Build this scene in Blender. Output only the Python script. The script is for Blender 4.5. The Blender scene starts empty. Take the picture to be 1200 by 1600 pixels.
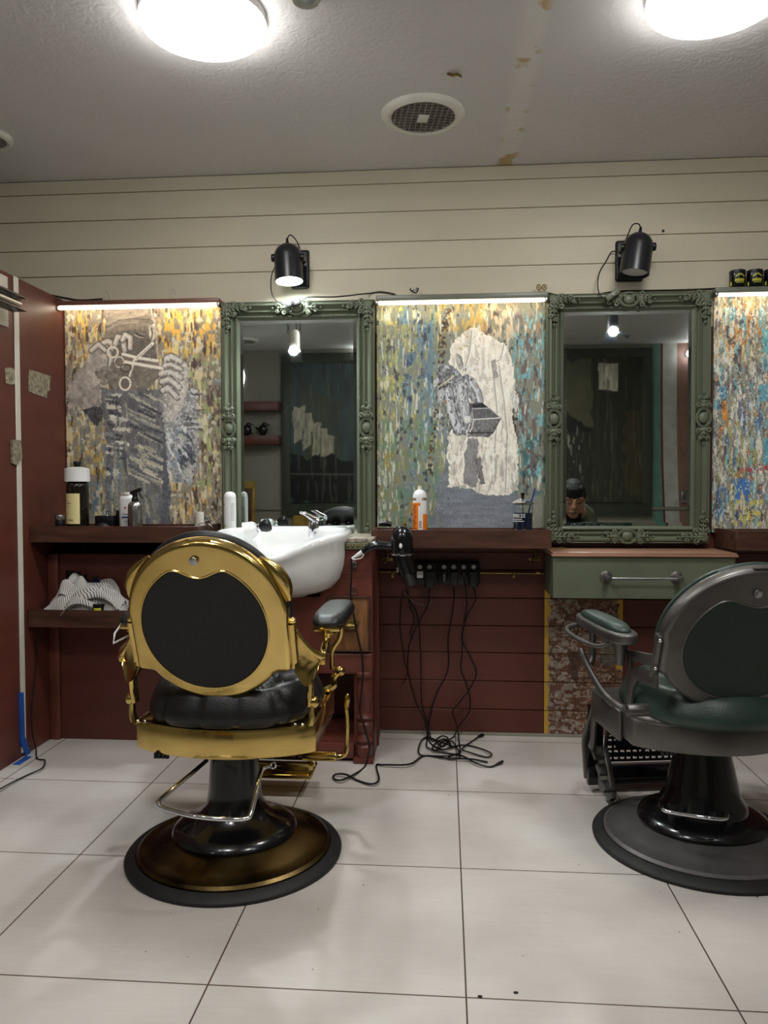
import bpy, bmesh, math, random
import numpy as np
from mathutils import Matrix, Vector
PI = math.pi
random.seed(7)
sc = bpy.context.scene
COL = sc.collection

# ---------------------------------------------------------------- camera, exposure, world, big lamps
YAW, PITCH, ROLL, FPX, EYE = .0788, -.03104, -.00232, 1210.0, 1.1586
_fw = Vector((-math.sin(YAW) * math.cos(PITCH), math.cos(YAW) * math.cos(PITCH), math.sin(PITCH)))
_r0 = Vector((math.cos(YAW), math.sin(YAW), 0)); _u0 = _r0.cross(_fw)
_r = _r0 * math.cos(ROLL) + _u0 * math.sin(ROLL); _u = _u0 * math.cos(ROLL) - _r0 * math.sin(ROLL)
cam_data = bpy.data.cameras.new('camera'); cam = bpy.data.objects.new('camera', cam_data); COL.objects.link(cam)
cam_data.sensor_fit = 'VERTICAL'; cam_data.sensor_height = 36; cam_data.lens = FPX / 1600 * 36; cam_data.clip_start = .02
cam.matrix_world = Matrix(((_r.x, _u.x, -_fw.x, 0), (_r.y, _u.y, -_fw.y, 0), (_r.z, _u.z, -_fw.z, EYE), (0, 0, 0, 1)))
sc.camera = cam
sc.view_settings.view_transform = 'Standard'; sc.view_settings.look = 'None'
sc.view_settings.gamma = 1; sc.view_settings.use_curve_mapping = False
sc.view_settings.exposure = 1.15
DISC = 17.0          # glow of the round ceiling lamps
BAR = 4.6           # glow of the light bars over the paintings
world = bpy.data.worlds.new('world'); sc.world = world; world.use_nodes = True
world.node_tree.nodes['Background'].inputs[0].default_value = (.9, .95, 1, 1)
world.node_tree.nodes['Background'].inputs[1].default_value = .05

# where things stand, read off the photograph
CZ = 2.633           # ceiling height
WY = 3.62            # face of the back wall
MY = 3.58            # mirror glass
LX = -1.82           # face of the side partition
def ray(x, y): return _fw * FPX + _r * (x - 600) - _u * (y - 800)
def py(x, y, Y): d = ray(x, y); return Vector((0, 0, EYE)) + d * (Y / d.y)
def pz(x, y, Z=0.0): d = ray(x, y); return Vector((0, 0, EYE)) + d * ((Z - EYE) / d.z)
def pxx(x, y, X): d = ray(x, y); return Vector((0, 0, EYE)) + d * (X / d.x)
def pm(x, y, Y):                                   # seen in the mirrors, standing at real depth Y
    p = py(x, y, 2 * MY - Y); return Vector((p.x, Y, p.z))

# ---------------------------------------------------------------- materials
def _n(nt, t, **k):
    n = nt.nodes.new(t)
    for a, b in k.items(): setattr(n, a, b)
    return n
def srgb(c):
    return tuple((v / 12.92 if v <= .04045 else ((v + .055) / 1.055) ** 2.4) for v in c[:3]) + (1,)
def mat(name, col, rough=.5, metal=0, var=.08, scale=(8, 8, 8), bump=0, bscale=60, emit=None, es=0, coat=0, trans=0, col2=None, spec=.5, rvar=0, ior=1.45):
    m = bpy.data.materials.new(name); m.use_nodes = True; nt = m.node_tree; b = nt.nodes['Principled BSDF']
    tc = _n(nt, 'ShaderNodeTexCoord'); mp = _n(nt, 'ShaderNodeMapping'); mp.inputs['Scale'].default_value = scale
    nt.links.new(tc.outputs['Object'], mp.inputs[0])
    nz = _n(nt, 'ShaderNodeTexNoise'); nz.inputs['Scale'].default_value = 1; nz.inputs['Detail'].default_value = 6
    nt.links.new(mp.outputs[0], nz.inputs['Vector'])
    rp = _n(nt, 'ShaderNodeValToRGB'); rp.color_ramp.elements[0].position = .3; rp.color_ramp.elements[1].position = .7
    c1 = srgb([max(0, v * (1 - var)) for v in col]); c2 = srgb(col2) if col2 else srgb([min(1, v * (1 + var)) for v in col])
    rp.color_ramp.elements[0].color = c1; rp.color_ramp.elements[1].color = c2
    nt.links.new(nz.outputs[0], rp.inputs[0]); nt.links.new(rp.outputs[0], b.inputs['Base Color'])
    b.inputs['Roughness'].default_value = rough; b.inputs['Metallic'].default_value = metal; b.inputs['Specular IOR Level'].default_value = spec
    b.inputs['Coat Weight'].default_value = coat; b.inputs['Transmission Weight'].default_value = trans; b.inputs['IOR'].default_value = ior
    if rvar:
        mr = _n(nt, 'ShaderNodeMapRange'); mr.inputs['To Min'].default_value = max(.02, rough - rvar); mr.inputs['To Max'].default_value = rough + rvar
        mr.inputs['From Min'].default_value = .3; mr.inputs['From Max'].default_value = .7
        nt.links.new(nz.outputs[0], mr.inputs['Value']); nt.links.new(mr.outputs[0], b.inputs['Roughness'])
    if bump:
        n2 = _n(nt, 'ShaderNodeTexNoise'); n2.inputs['Scale'].default_value = bscale; n2.inputs['Detail'].default_value = 4
        nt.links.new(tc.outputs['Object'], n2.inputs['Vector'])
        bp = _n(nt, 'ShaderNodeBump'); bp.inputs['Strength'].default_value = bump; bp.inputs['Distance'].default_value = .004
        nt.links.new(n2.outputs[0], bp.inputs['Height']); nt.links.new(bp.outputs[0], b.inputs['Normal'])
    if emit:
        b.inputs['Emission Color'].default_value = (*emit, 1); b.inputs['Emission Strength'].default_value = es
    return m
M = dict(
    cream=mat('cream_paint', (.77, .735, .645), .5, var=.03, scale=(1.5, 1, 6), bump=.15, bscale=25),
    dark_gap=mat('dark_gap', (.12, .10, .09), .9),
    red=mat('oxblood_paint', (.36, .185, .15), .42, var=.07, scale=(2, 2, 9), bump=.12, bscale=30),
    red_trim=mat('oxblood_joinery', (.40, .21, .17), .4, var=.12, scale=(6, 6, 6), bump=.2, bscale=30),
    walnut=mat('walnut', (.27, .17, .13), .42, var=.35, scale=(3, 30, 26), bump=.1),
    pinkwood=mat('worn_counter_wood', (.60, .45, .37), .4, var=.14, scale=(3, 20, 20)),
    oak=mat('bare_drawer_wood', (.46, .31, .18), .45, var=.3, scale=(24, 10, 4)),
    green=mat('sage_green_paint', (.385, .41, .335), .42, var=.05, scale=(5, 5, 5), bump=.1, bscale=40),
    brown_bar=mat('brown_bar_paint', (.45, .30, .25), .35, var=.05),
    grey_bar=mat('grey_green_bar_paint', (.42, .43, .38), .35, var=.05),
    gold=mat('polished_brass', (.84, .72, .42), .15, 1, var=.10, scale=(5, 5, 5), rvar=.07, col2=(.90, .79, .50)),
    tarnish=mat('tarnished_brass', (.33, .265, .17), .32, 1, var=.35, scale=(7, 7, 7), rvar=.1, col2=(.50, .42, .27)),
    oldbrass=mat('aged_brass', (.52, .44, .27), .38, 1, var=.2),
    rubber=mat('black_rubber', (.12, .12, .12), .6, var=.12, scale=(30, 30, 30)),
    gloss=mat('gloss_black_enamel', (.06, .06, .07), .2, coat=.35, var=.1),
    leather=mat('black_leather', (.115, .115, .12), .38, var=.12, bump=.25, bscale=220),
    panel=mat('black_vinyl_panel', (.085, .085, .085), .55, bump=.15, bscale=300),
    chrome=mat('chrome', (.88, .88, .90), .07, 1, var=.02),
    steel=mat('brushed_steel', (.66, .66, .66), .28, 1, var=.06, scale=(3, 3, 60)),
    gun=mat('gunmetal', (.40, .39, .38), .38, .75, var=.10, scale=(6, 6, 6), rvar=.06),
    gun_dark=mat('dark_gunmetal', (.36, .35, .345), .42, .3, var=.1),
    gleather=mat('dark_green_leather', (.19, .25, .225), .36, var=.10, bump=.2, bscale=200),
    gpanel=mat('dark_green_vinyl_panel', (.125, .175, .15), .55, bump=.15, bscale=300),
    porcelain=mat('white_porcelain', (.90, .90, .89), .10, coat=.5, var=.01),
    white=mat('white_plastic', (.88, .88, .87), .35, var=.02),
    offwhite=mat('offwhite_paint', (.82, .80, .75), .45, var=.04),
    black=mat('black_plastic', (.06, .06, .065), .35, var=.1),
    satin=mat('satin_black_metal', (.13, .135, .15), .33, .2, var=.08),
    cable=mat('black_cable', (.05, .05, .05), .45),
    wire=mat('grey_wire', (.45, .43, .40), .5),
    blue=mat('blue_tape', (.12, .33, .66), .6),
    foil=mat('crumpled_foil', (.62, .60, .52), .3, .5, var=.3, scale=(60, 60, 60), bump=1, bscale=90),
    orange=mat('orange_label', (.93, .48, .08), .4, var=.03),
    label=mat('cream_label', (.90, .85, .62), .6, var=.02),
    ink=mat('dark_ink', (.12, .11, .12), .6), inkred=mat('red_ink', (.80, .25, .28), .6), inkblue=mat('blue_ink', (.20, .28, .55), .6),
    yellow=mat('yellow_ink', (.78, .78, .25), .5),
    lime=mat('lime_mark', (.55, .65, .2), .5),
    bluefluid=mat('blue_disinfectant', (.03, .13, .30), .08, trans=.35, spec=.6),
    bluestick=mat('blue_plastic_rod', (.10, .16, .55), .3),
    bottle=mat('dark_amber_glass', (.10, .085, .06), .08, coat=.5),
    glass=mat('clear_glass', (.96, .98, .98), .02, trans=1, var=0),
    mirror=mat('mirror_silver', (.80, .83, .81), .015, 1, var=0),
    counter=mat('worn_mosaic_top', (.50, .43, .37), .4, var=.35, scale=(70, 70, 70), col2=(.74, .70, .63)),
    mould=mat('olive_moulding', (.38, .38, .28), .45, var=.15, scale=(40, 40, 40)),
    vent=mat('yellowed_white_plastic', (.86, .85, .80), .5, var=.04),
    ventdark=mat('dusty_grey_grille', (.60, .57, .55), .7, var=.1),
    duct=mat('dark_duct', (.10, .09, .09), .9),
    greywall=mat('grey_plaster', (.55, .54, .49), .6, var=.03, scale=(2, 2, 2)),
    teal=mat('teal_stripe_paint', (.40, .55, .50), .5), crimson=mat('crimson_stripe_paint', (.42, .06, .10), .5), mauve=mat('dusty_pink_paint', (.56, .42, .38), .5), pale=mat('pale_stripe_paint', (.74, .73, .70), .5),
    deepgreen=mat('deep_green_frame', (.25, .26, .225), .45, var=.06),
    mustard=mat('mustard_fabric', (.58, .46, .20), .8, var=.15),
    skin=mat('skin', (.72, .54, .44), .5, var=.05, scale=(20, 20, 20)), hair=mat('black_hair', (.05, .045, .045), .5, bump=.6, bscale=200),
    tee=mat('navy_shirt', (.08, .10, .13), .8), jacket=mat('olive_jacket', (.33, .34, .27), .75, var=.08), denim=mat('dark_trousers', (.13, .14, .17), .8), shoe=mat('black_shoe', (.06, .06, .06), .4),
    disc=mat('ceiling_lamp_diffuser', (.95, .95, .95), .4, emit=(1, .985, .96), es=DISC, var=0),
    led=mat('warm_led_diffuser', (.95, .93, .9), .4, emit=(1, .84, .62), es=BAR, var=0),
    spotglow=mat('cool_lamp_diffuser', (.95, .97, 1), .4, emit=(.85, .95, 1), es=40, var=0),
    bulb=mat('bright_bulb', (.95, .97, 1), .3, emit=(.9, .96, 1), es=60, var=0),
    softbulb=mat('soft_white_bulb', (.95, .95, 1), .3, emit=(.95, .97, 1), es=12, var=0),
)
def stripes_mat():
    m = mat('pinstripe_cotton', (.80, .79, .77), .8, var=.03); nt = m.node_tree; b = nt.nodes['Principled BSDF']
    at = _n(nt, 'ShaderNodeUVMap'); w = _n(nt, 'ShaderNodeTexWave'); w.bands_direction = 'X'; w.inputs['Scale'].default_value = 9
    nt.links.new(at.outputs[0], w.inputs['Vector']); r = _n(nt, 'ShaderNodeValToRGB')
    r.color_ramp.elements[0].position = .72; r.color_ramp.elements[0].color = srgb((.86, .85, .83)); r.color_ramp.elements[1].position = .86; r.color_ramp.elements[1].color = srgb((.20, .20, .21))
    nt.links.new(w.outputs[0], r.inputs[0]); nt.links.new(r.outputs[0], b.inputs['Base Color']); return m
M['stripe'] = stripes_mat()
def vcol_mat(name, rough=.5, bump=.5):
    m = bpy.data.materials.new(name); m.use_nodes = True; nt = m.node_tree; b = nt.nodes['Principled BSDF']; b.inputs['Roughness'].default_value = rough
    a = _n(nt, 'ShaderNodeVertexColor'); a.layer_name = 'paint'; nt.links.new(a.outputs[0], b.inputs['Base Color'])
    tc = _n(nt, 'ShaderNodeTexCoord'); nz = _n(nt, 'ShaderNodeTexNoise'); nz.inputs['Scale'].default_value = 90; nt.links.new(tc.outputs['Object'], nz.inputs['Vector'])
    bp = _n(nt, 'ShaderNodeBump'); bp.inputs['Strength'].default_value = bump; bp.inputs['Distance'].default_value = .003
    nt.links.new(nz.outputs[0], bp.inputs['Height']); nt.links.new(bp.outputs[0], b.inputs['Normal']); return m
M['paint'] = vcol_mat('knifed_oil_paint', .45); M['worn'] = vcol_mat('worn_board_paint', .6, .8)
def floor_mat():
    m = bpy.data.materials.new('pale_porcelain_tile'); m.use_nodes = True; nt = m.node_tree; L = nt.links; b = nt.nodes['Principled BSDF']
    tc = _n(nt, 'ShaderNodeTexCoord'); sp = _n(nt, 'ShaderNodeSeparateXYZ'); L.new(tc.outputs['Object'], sp.inputs[0])
    def axis(o, off):
        a = _n(nt, 'ShaderNodeMath', operation='SUBTRACT'); a.inputs[1].default_value = off; L.new(o, a.inputs[0])
        p = _n(nt, 'ShaderNodeMath', operation='PINGPONG'); p.inputs[1].default_value = .3; L.new(a.outputs[0], p.inputs[0])
        c = _n(nt, 'ShaderNodeMath', operation='LESS_THAN'); c.inputs[1].default_value = .0021; L.new(p.outputs[0], c.inputs[0])
        f = _n(nt, 'ShaderNodeMath', operation='DIVIDE'); f.inputs[1].default_value = .6; L.new(a.outputs[0], f.inputs[0])
        g = _n(nt, 'ShaderNodeMath', operation='FLOOR'); L.new(f.outputs[0], g.inputs[0]); return c, g
    cx, gx = axis(sp.outputs[0], .048); cy, gy = axis(sp.outputs[1], 2.935)
    gm = _n(nt, 'ShaderNodeMath', operation='MAXIMUM'); L.new(cx.outputs[0], gm.inputs[0]); L.new(cy.outputs[0], gm.inputs[1])
    cb = _n(nt, 'ShaderNodeCombineXYZ'); L.new(gx.outputs[0], cb.inputs[0]); L.new(gy.outputs[0], cb.inputs[1])
    wn = _n(nt, 'ShaderNodeTexWhiteNoise'); L.new(cb.outputs[0], wn.inputs[0])
    n1 = _n(nt, 'ShaderNodeTexNoise'); n1.inputs['Scale'].default_value = 2.2; n1.inputs['Detail'].default_value = 5; L.new(tc.outputs['Object'], n1.inputs['Vector'])
    r = _n(nt, 'ShaderNodeValToRGB'); r.color_ramp.elements[0].position = .35; r.color_ramp.elements[0].color = srgb((.80, .765, .735)); r.color_ramp.elements[1].position = .65; r.color_ramp.elements[1].color = srgb((.87, .85, .82))
    L.new(n1.outputs[0], r.inputs[0])
    mp = _n(nt, 'ShaderNodeMapping'); mp.inputs['Scale'].default_value = (6, 90, 1); L.new(tc.outputs['Object'], mp.inputs[0])
    n2 = _n(nt, 'ShaderNodeTexNoise'); n2.inputs['Scale'].default_value = 1; n2.inputs['Detail'].default_value = 3; L.new(mp.outputs[0], n2.inputs['Vector'])
    mx = _n(nt, 'ShaderNodeMix', data_type='RGBA', blend_type='MULTIPLY'); mx.inputs[0].default_value = .10; L.new(r.outputs[0], mx.inputs[6]); L.new(n2.outputs[0], mx.inputs[7])
    m2 = _n(nt, 'ShaderNodeMix', data_type='RGBA', blend_type='MULTIPLY'); m2.inputs[0].default_value = .05; L.new(mx.outputs[2], m2.inputs[6]); L.new(wn.outputs[0], m2.inputs[7])
    # scuffs near the chairs
    n3 = _n(nt, 'ShaderNodeTexNoise'); n3.inputs['Scale'].default_value = 45; n3.inputs['Detail'].default_value = 2; L.new(tc.outputs['Object'], n3.inputs['Vector'])
    gt = _n(nt, 'ShaderNodeMath', operation='GREATER_THAN'); gt.inputs[1].default_value = .77; L.new(n3.outputs[0], gt.inputs[0])
    m4 = _n(nt, 'ShaderNodeMix', data_type='RGBA'); m4.inputs[7].default_value = srgb((.45, .38, .35)); L.new(gt.outputs[0], m4.inputs[0]); L.new(m2.outputs[2], m4.inputs[6])
    m3 = _n(nt, 'ShaderNodeMix', data_type='RGBA'); m3.inputs[7].default_value = srgb((.36, .29, .27)); L.new(gm.outputs[0], m3.inputs[0]); L.new(m4.outputs[2], m3.inputs[6])
    L.new(m3.outputs[2], b.inputs['Base Color']); b.inputs['Roughness'].default_value = .27
    bp = _n(nt, 'ShaderNodeBump'); bp.invert = True; bp.inputs['Strength'].default_value = .3; bp.inputs['Distance'].default_value = .002; L.new(gm.outputs[0], bp.inputs['Height']); L.new(bp.outputs[0], b.inputs['Normal'])
    return m
def ceiling_mat():
    m = mat('stippled_ceiling_paint', (.84, .83, .825), .55, var=.03, scale=(1.2, 1.2, 1)); nt = m.node_tree; L = nt.links; b = nt.nodes['Principled BSDF']
    tc = _n(nt, 'ShaderNodeTexCoord'); n1 = _n(nt, 'ShaderNodeTexNoise'); n1.inputs['Scale'].default_value = 30; n1.inputs['Detail'].default_value = 6; n1.inputs['Distortion'].default_value = 1.2
    L.new(tc.outputs['Object'], n1.inputs['Vector']); bp = _n(nt, 'ShaderNodeBump'); bp.inputs['Strength'].default_value = .32; bp.inputs['Distance'].default_value = .010
    L.new(n1.outputs[0], bp.inputs['Height']); L.new(bp.outputs[0], b.inputs['Normal'])
    # yellow-brown damp stains along an old seam
    sp = _n(nt, 'ShaderNodeSeparateXYZ'); L.new(tc.outputs['Object'], sp.inputs[0])
    d = _n(nt, 'ShaderNodeMath', operation='SUBTRACT'); d.inputs[1].default_value = .28; L.new(sp.outputs[0], d.inputs[0])
    ab = _n(nt, 'ShaderNodeMath', operation='ABSOLUTE'); L.new(d.outputs[0], ab.inputs[0])
    lt = _n(nt, 'ShaderNodeMapRange'); lt.inputs['From Min'].default_value = .055; lt.inputs['From Max'].default_value = .025; L.new(ab.outputs[0], lt.inputs['Value'])
    n2 = _n(nt, 'ShaderNodeTexNoise'); n2.inputs['Scale'].default_value = 9; L.new(tc.outputs['Object'], n2.inputs['Vector'])
    g = _n(nt, 'ShaderNodeMapRange'); g.inputs['From Min'].default_value = .56; g.inputs['From Max'].default_value = .62; L.new(n2.outputs[0], g.inputs['Value'])
    mu = _n(nt, 'ShaderNodeMath', operation='MULTIPLY'); L.new(lt.outputs[0], mu.inputs[0]); L.new(g.outputs[0], mu.inputs[1])
    old = b.inputs['Base Color'].links[0].from_socket
    sm = _n(nt, 'ShaderNodeMix', data_type='RGBA'); sm.inputs[7].default_value = srgb((.87, .86, .845)); L.new(lt.outputs[0], sm.inputs[0]); L.new(old, sm.inputs[6])
    mx = _n(nt, 'ShaderNodeMix', data_type='RGBA'); mx.inputs[7].default_value = srgb((.76, .66, .48)); L.new(mu.outputs[0], mx.inputs[0]); L.new(sm.outputs[2], mx.inputs[6]); L.new(mx.outputs[2], b.inputs['Base Color'])
    return m
M['tile'] = floor_mat(); M['ceiling'] = ceiling_mat()

# ---------------------------------------------------------------- mesh building
def crom(pts, n=6, closed=False):
    P = [Vector(p) for p in pts]
    if len(P) < 3: return P
    out = []; N = len(P); rng = range(N) if closed else range(N - 1)
    for i in rng:
        if closed: a, b, c, d = P[i - 1], P[i], P[(i + 1) % N], P[(i + 2) % N]
        else: a, b, c, d = P[max(i - 1, 0)], P[i], P[i + 1], P[min(i + 2, N - 1)]
        for k in range(n):
            t = k / n; out.append(.5 * ((2 * b) + (c - a) * t + (2 * a - 5 * b + 4 * c - d) * t * t + (3 * b - a - 3 * c + d) * t ** 3))
    if not closed: out.append(P[-1])
    return out
def rotx(a): return Matrix.Rotation(a, 4, 'X')
def roty(a): return Matrix.Rotation(a, 4, 'Y')
def rotz(a): return Matrix.Rotation(a, 4, 'Z')
def T(x, y=None, z=None): return Matrix.Translation(Vector((x, y, z)) if y is not None else Vector(x))
def along(p0, p1):
    p0, p1 = Vector(p0), Vector(p1); return T(p0) @ (p1 - p0).to_track_quat('Z', 'Y').to_matrix().to_4x4()
ORG = {}
class MB:
    def __init__(s): s.bm = bmesh.new(); s.M = Matrix.Identity(4)
    def _merge(s, b, X=None):
        X = s.M @ (X if X is not None else Matrix.Identity(4)); mp = {}
        for v in b.verts: mp[v] = s.bm.verts.new(X @ v.co)
        for f in b.faces:
            try: s.bm.faces.new([mp[v] for v in f.verts])
            except ValueError: pass
        b.free()
    def box(s, x0, x1, y0, y1, z0, z1, bev=0, X=None, seg=2):
        b = bmesh.new(); bmesh.ops.create_cube(b, size=1)
        for v in b.verts: v.co = Vector(((x0 + x1) / 2 + v.co.x * (x1 - x0), (y0 + y1) / 2 + v.co.y * (y1 - y0), (z0 + z1) / 2 + v.co.z * (z1 - z0)))
        if bev: bmesh.ops.bevel(b, geom=b.edges[:], offset=bev, segments=seg, affect='EDGES', profile=.5)
        s._merge(b, X); return s
    def cyl(s, p0, p1, r0, r1=None, seg=20, bev=0):
        r1 = r0 if r1 is None else r1; p0, p1 = Vector(p0), Vector(p1); h = (p1 - p0).length
        pr = [(0, 0), (r0, 0), (r1, h), (0, h)] if not bev else [(0, 0), (r0 - bev, 0), (r0 - bev * .3, bev * .3), (r0, bev), (r1, h - bev), (r1 - bev * .3, h - bev * .3), (r1 - bev, h), (0, h)]
        return s.lathe(pr, seg=seg, X=along(p0, p1))
    def lathe(s, prof, c=(0, 0, 0), seg=40, X=None, ax=1, ay=1):
        b = bmesh.new(); rings = []
        for r, z in prof:
            rings.append([b.verts.new((0, 0, z))] if r < 1e-6 else [b.verts.new((ax * r * math.cos(2 * PI * k / seg), ay * r * math.sin(2 * PI * k / seg), z)) for k in range(seg)])
        for A, B in zip(rings, rings[1:]):
            if len(A) == 1 and len(B) == 1: continue
            for k in range(seg):
                q = [A[0]] if len(A) == 1 else [A[k], A[(k + 1) % seg]]
                w = [B[0]] if len(B) == 1 else [B[(k + 1) % seg], B[k]]
                b.faces.new(q + w)
        s._merge(b, T(c) @ X if X is not None else T(c)); return s
    def ball(s, c, r, seg=16, X=None):
        r = (r, r, r) if not hasattr(r, '__len__') else r
        b = bmesh.new(); bmesh.ops.create_uvsphere(b, u_segments=seg, v_segments=max(6, seg // 2), radius=1)
        s._merge(b, T(c) @ (X if X is not None else Matrix.Identity(4)) @ Matrix.Diagonal((*r, 1))); return s
    def tube(s, pts, r, seg=8, closed=False, flat=1.0, smooth=0, up=None):
        P = crom(pts, smooth, closed) if smooth else [Vector(p) for p in pts]
        n = len(P)
        if hasattr(r, '__len__'):
            R = [r[min(int(i * (len(r) - 1) / (n - 1)), len(r) - 2)] * (1 - ((i * (len(r) - 1) / (n - 1)) - min(int(i * (len(r) - 1) / (n - 1)), len(r) - 2))) + r[min(int(i * (len(r) - 1) / (n - 1)), len(r) - 2) + 1] * ((i * (len(r) - 1) / (n - 1)) - min(int(i * (len(r) - 1) / (n - 1)), len(r) - 2)) for i in range(n)]
        else: R = [r] * n
        t = [(P[(i + 1) % n] - P[i - 1] if closed else P[min(i + 1, n - 1)] - P[max(i - 1, 0)]).normalized() for i in range(n)]
        u = Vector(up) if up else t[0].orthogonal().normalized(); rings = []
        for i in range(n):
            u = (u - t[i] * u.dot(t[i])); u = u.normalized() if u.length > 1e-6 else t[i].orthogonal().normalized(); w = t[i].cross(u)
            rings.append([s.bm.verts.new(s.M @ (P[i] + (u * math.cos(2 * PI * k / seg) + w * flat * math.sin(2 * PI * k / seg)) * R[i])) for k in range(seg)])
        for i in range(n if closed else n - 1):
            A, B = rings[i], rings[(i + 1) % n]
            for k in range(seg): s.bm.faces.new([A[k], A[(k + 1) % seg], B[(k + 1) % seg], B[k]])
        if not closed: s.bm.faces.new(rings[0][::-1]); s.bm.faces.new(rings[-1])
        return s
    def prism(s, pts, z0, z1, X=None, bev=0, seg=2):
        b = bmesh.new(); lo = [b.verts.new((x, y, z0)) for x, y in pts]; hi = [b.verts.new((x, y, z1)) for x, y in pts]; n = len(pts)
        fb = b.faces.new(lo[::-1]); ft = b.faces.new(hi)
        for i in range(n): b.faces.new([lo[i], lo[(i + 1) % n], hi[(i + 1) % n], hi[i]])
        bmesh.ops.recalc_face_normals(b, faces=b.faces[:])
        if bev:
            es = [e for e in b.edges if (fb in e.link_faces) != (ft in e.link_faces) and ((fb in e.link_faces) or (ft in e.link_faces))]
            bmesh.ops.bevel(b, geom=es, offset=bev, segments=seg, affect='EDGES', profile=.5)
        s._merge(b, X); return s
    def ringplate(s, outer, inner, z0, z1, X=None):
        """flat plate with a hole: outer and inner loops have the same number of points"""
        b = bmesh.new(); n = len(outer)
        L = [[b.verts.new((x, y, z)) for x, y in q] for q, z in ((outer, z0), (outer, z1), (inner, z1), (inner, z0))]
        for a in range(4):
            A, B = L[a], L[(a + 1) % 4]
            for i in range(n): b.faces.new([A[i], A[(i + 1) % n], B[(i + 1) % n], B[i]])
        s._merge(b, X); return s
    def grid(s, f, nu, nv, close=False):
        V = [[s.bm.verts.new(s.M @ Vector(f(i / nu, j / nv))) for j in range(nv + 1)] for i in range(nu + 1)]
        for i in range(nu):
            for j in range(nv): s.bm.faces.new([V[i][j], V[i + 1][j], V[i + 1][j + 1], V[i][j + 1]])
        return s
    def build(s, name, m, parent=None, local=False, angle=38, normals=True, flat=False):
        if normals: bmesh.ops.recalc_face_normals(s.bm, faces=s.bm.faces[:])
        me = bpy.data.meshes.new(name); s.bm.to_mesh(me); s.bm.free(); me.materials.append(M[m] if isinstance(m, str) else m)
        if not flat:
            me.shade_smooth(); me.set_sharp_from_angle(angle=math.radians(angle))
        o = bpy.data.objects.new(name, me); COL.objects.link(o)
        if parent is not None:
            o.parent = parent; ORG[o.name] = ORG[parent.name]
            if not local: me.transform(T(-ORG[parent.name]))
        elif not local:
            co = np.zeros(len(me.vertices) * 3, 'f'); me.vertices.foreach_get('co', co); co = co.reshape(-1, 3)
            c = Vector(((co[:, 0].min() + co[:, 0].max()) / 2, (co[:, 1].min() + co[:, 1].max()) / 2, co[:, 2].min()))
            me.transform(T(-c)); o.location = c; ORG[o.name] = c
        else: ORG[o.name] = Vector((0, 0, 0))
        return o
def thing(name, label, cat, loc=(0, 0, 0), rz=0, group=None):
    o = bpy.data.objects.new(name, None); COL.objects.link(o); o.empty_display_size = .05
    o.location = loc; o.rotation_euler = (0, 0, rz); ORG[o.name] = Vector(loc); tag(o, label, cat, group); return o
def tag(o, label, cat, group=None):
    o['label'] = label; o['category'] = cat
    if group: o['group'] = group
    return o
def struct(o): o['kind'] = 'structure'; return o
def board(name, c, p00, p10, p01, m='paint', parent=None, thick=.02):
    """painted board: p00 top left, p10 top right, p01 bottom left; one vertex per paint sample, with real thickness behind"""
    p00, p10, p01 = Vector(p00), Vector(p10), Vector(p01); H, W = c.H, c.W
    base = ORG[parent.name] if parent else p00.copy()
    uu, vv = np.meshgrid(np.linspace(0, 1, W), np.linspace(0, 1, H))
    a = np.array(p10 - p00); b = np.array(p01 - p00)
    co = (np.array(p00 - base) + uu[..., None] * a + vv[..., None] * b).reshape(-1, 3)
    nrm = Vector(a).cross(Vector(b)).normalized()
    idx = np.arange(H * W).reshape(H, W)
    F = np.stack([idx[:-1, :-1], idx[1:, :-1], idx[1:, 1:], idx[:-1, 1:]], -1).reshape(-1, 4)
    bk = np.array([co[0], co[W - 1], co[-1], co[(H - 1) * W]]) + np.array(nrm) * thick
    # back face and four edges
    k = H * W; top = idx[0]; bot = idx[-1]; lef = idx[:, 0]; rig = idx[:, -1]
    faces = F.tolist() + [[k, k + 1, k + 2, k + 3], [k, int(lef[0]), int(top[-1]), k + 1], [k + 3, k + 2, int(bot[-1]), int(bot[0])], [k, k + 3, int(lef[-1]), int(lef[0])], [k + 1, int(rig[0]), int(rig[-1]), k + 2]]
    me = bpy.data.meshes.new(name); me.from_pydata(np.vstack([co, bk]).tolist(), [], faces)
    g = np.clip((c.img.reshape(-1, 3) - .5) * c.__dict__.get('punch', 1.0) + .5 + c.__dict__.get('lift', 0), 0, 1); lin = np.where(g <= .04045, g / 12.92, ((g + .055) / 1.055) ** 2.4)
    lin = np.vstack([lin, np.tile(lin.mean(0), (4, 1))]); rgba = np.hstack([lin, np.ones((len(lin), 1))]).astype('f')
    at = me.color_attributes.new('paint', 'FLOAT_COLOR', 'POINT'); at.data.foreach_set('color', rgba.ravel())
    me.materials.append(M[m]); o = bpy.data.objects.new(name, me); COL.objects.link(o)
    if parent: o.parent = parent
    else: o.location = base
    ORG[o.name] = base; return o
def text(s, size, X, m, parent, name='lettering', depth=.0004, align='CENTER'):
    """lettering lying in the plane of X (its x = reading direction, z = towards the reader); world coordinates"""
    cu = bpy.data.curves.new(name, 'FONT'); cu.body = s; cu.size = size; cu.extrude = depth; cu.align_x = align; cu.align_y = 'CENTER'; cu.resolution_u = 2
    t = bpy.data.objects.new('tmp', cu); COL.objects.link(t)
    dg = bpy.context.evaluated_depsgraph_get(); me = bpy.data.meshes.new_from_object(t.evaluated_get(dg)); bpy.data.objects.remove(t)
    me.transform(T(-ORG[parent.name]) @ X); me.materials.clear(); me.materials.append(M[m])
    o = bpy.data.objects.new(name, me); COL.objects.link(o); o.parent = parent; ORG[o.name] = ORG[parent.name]; return o
FACE = rotx(PI / 2)            # x right, y up, facing the room (towards -Y)
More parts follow.
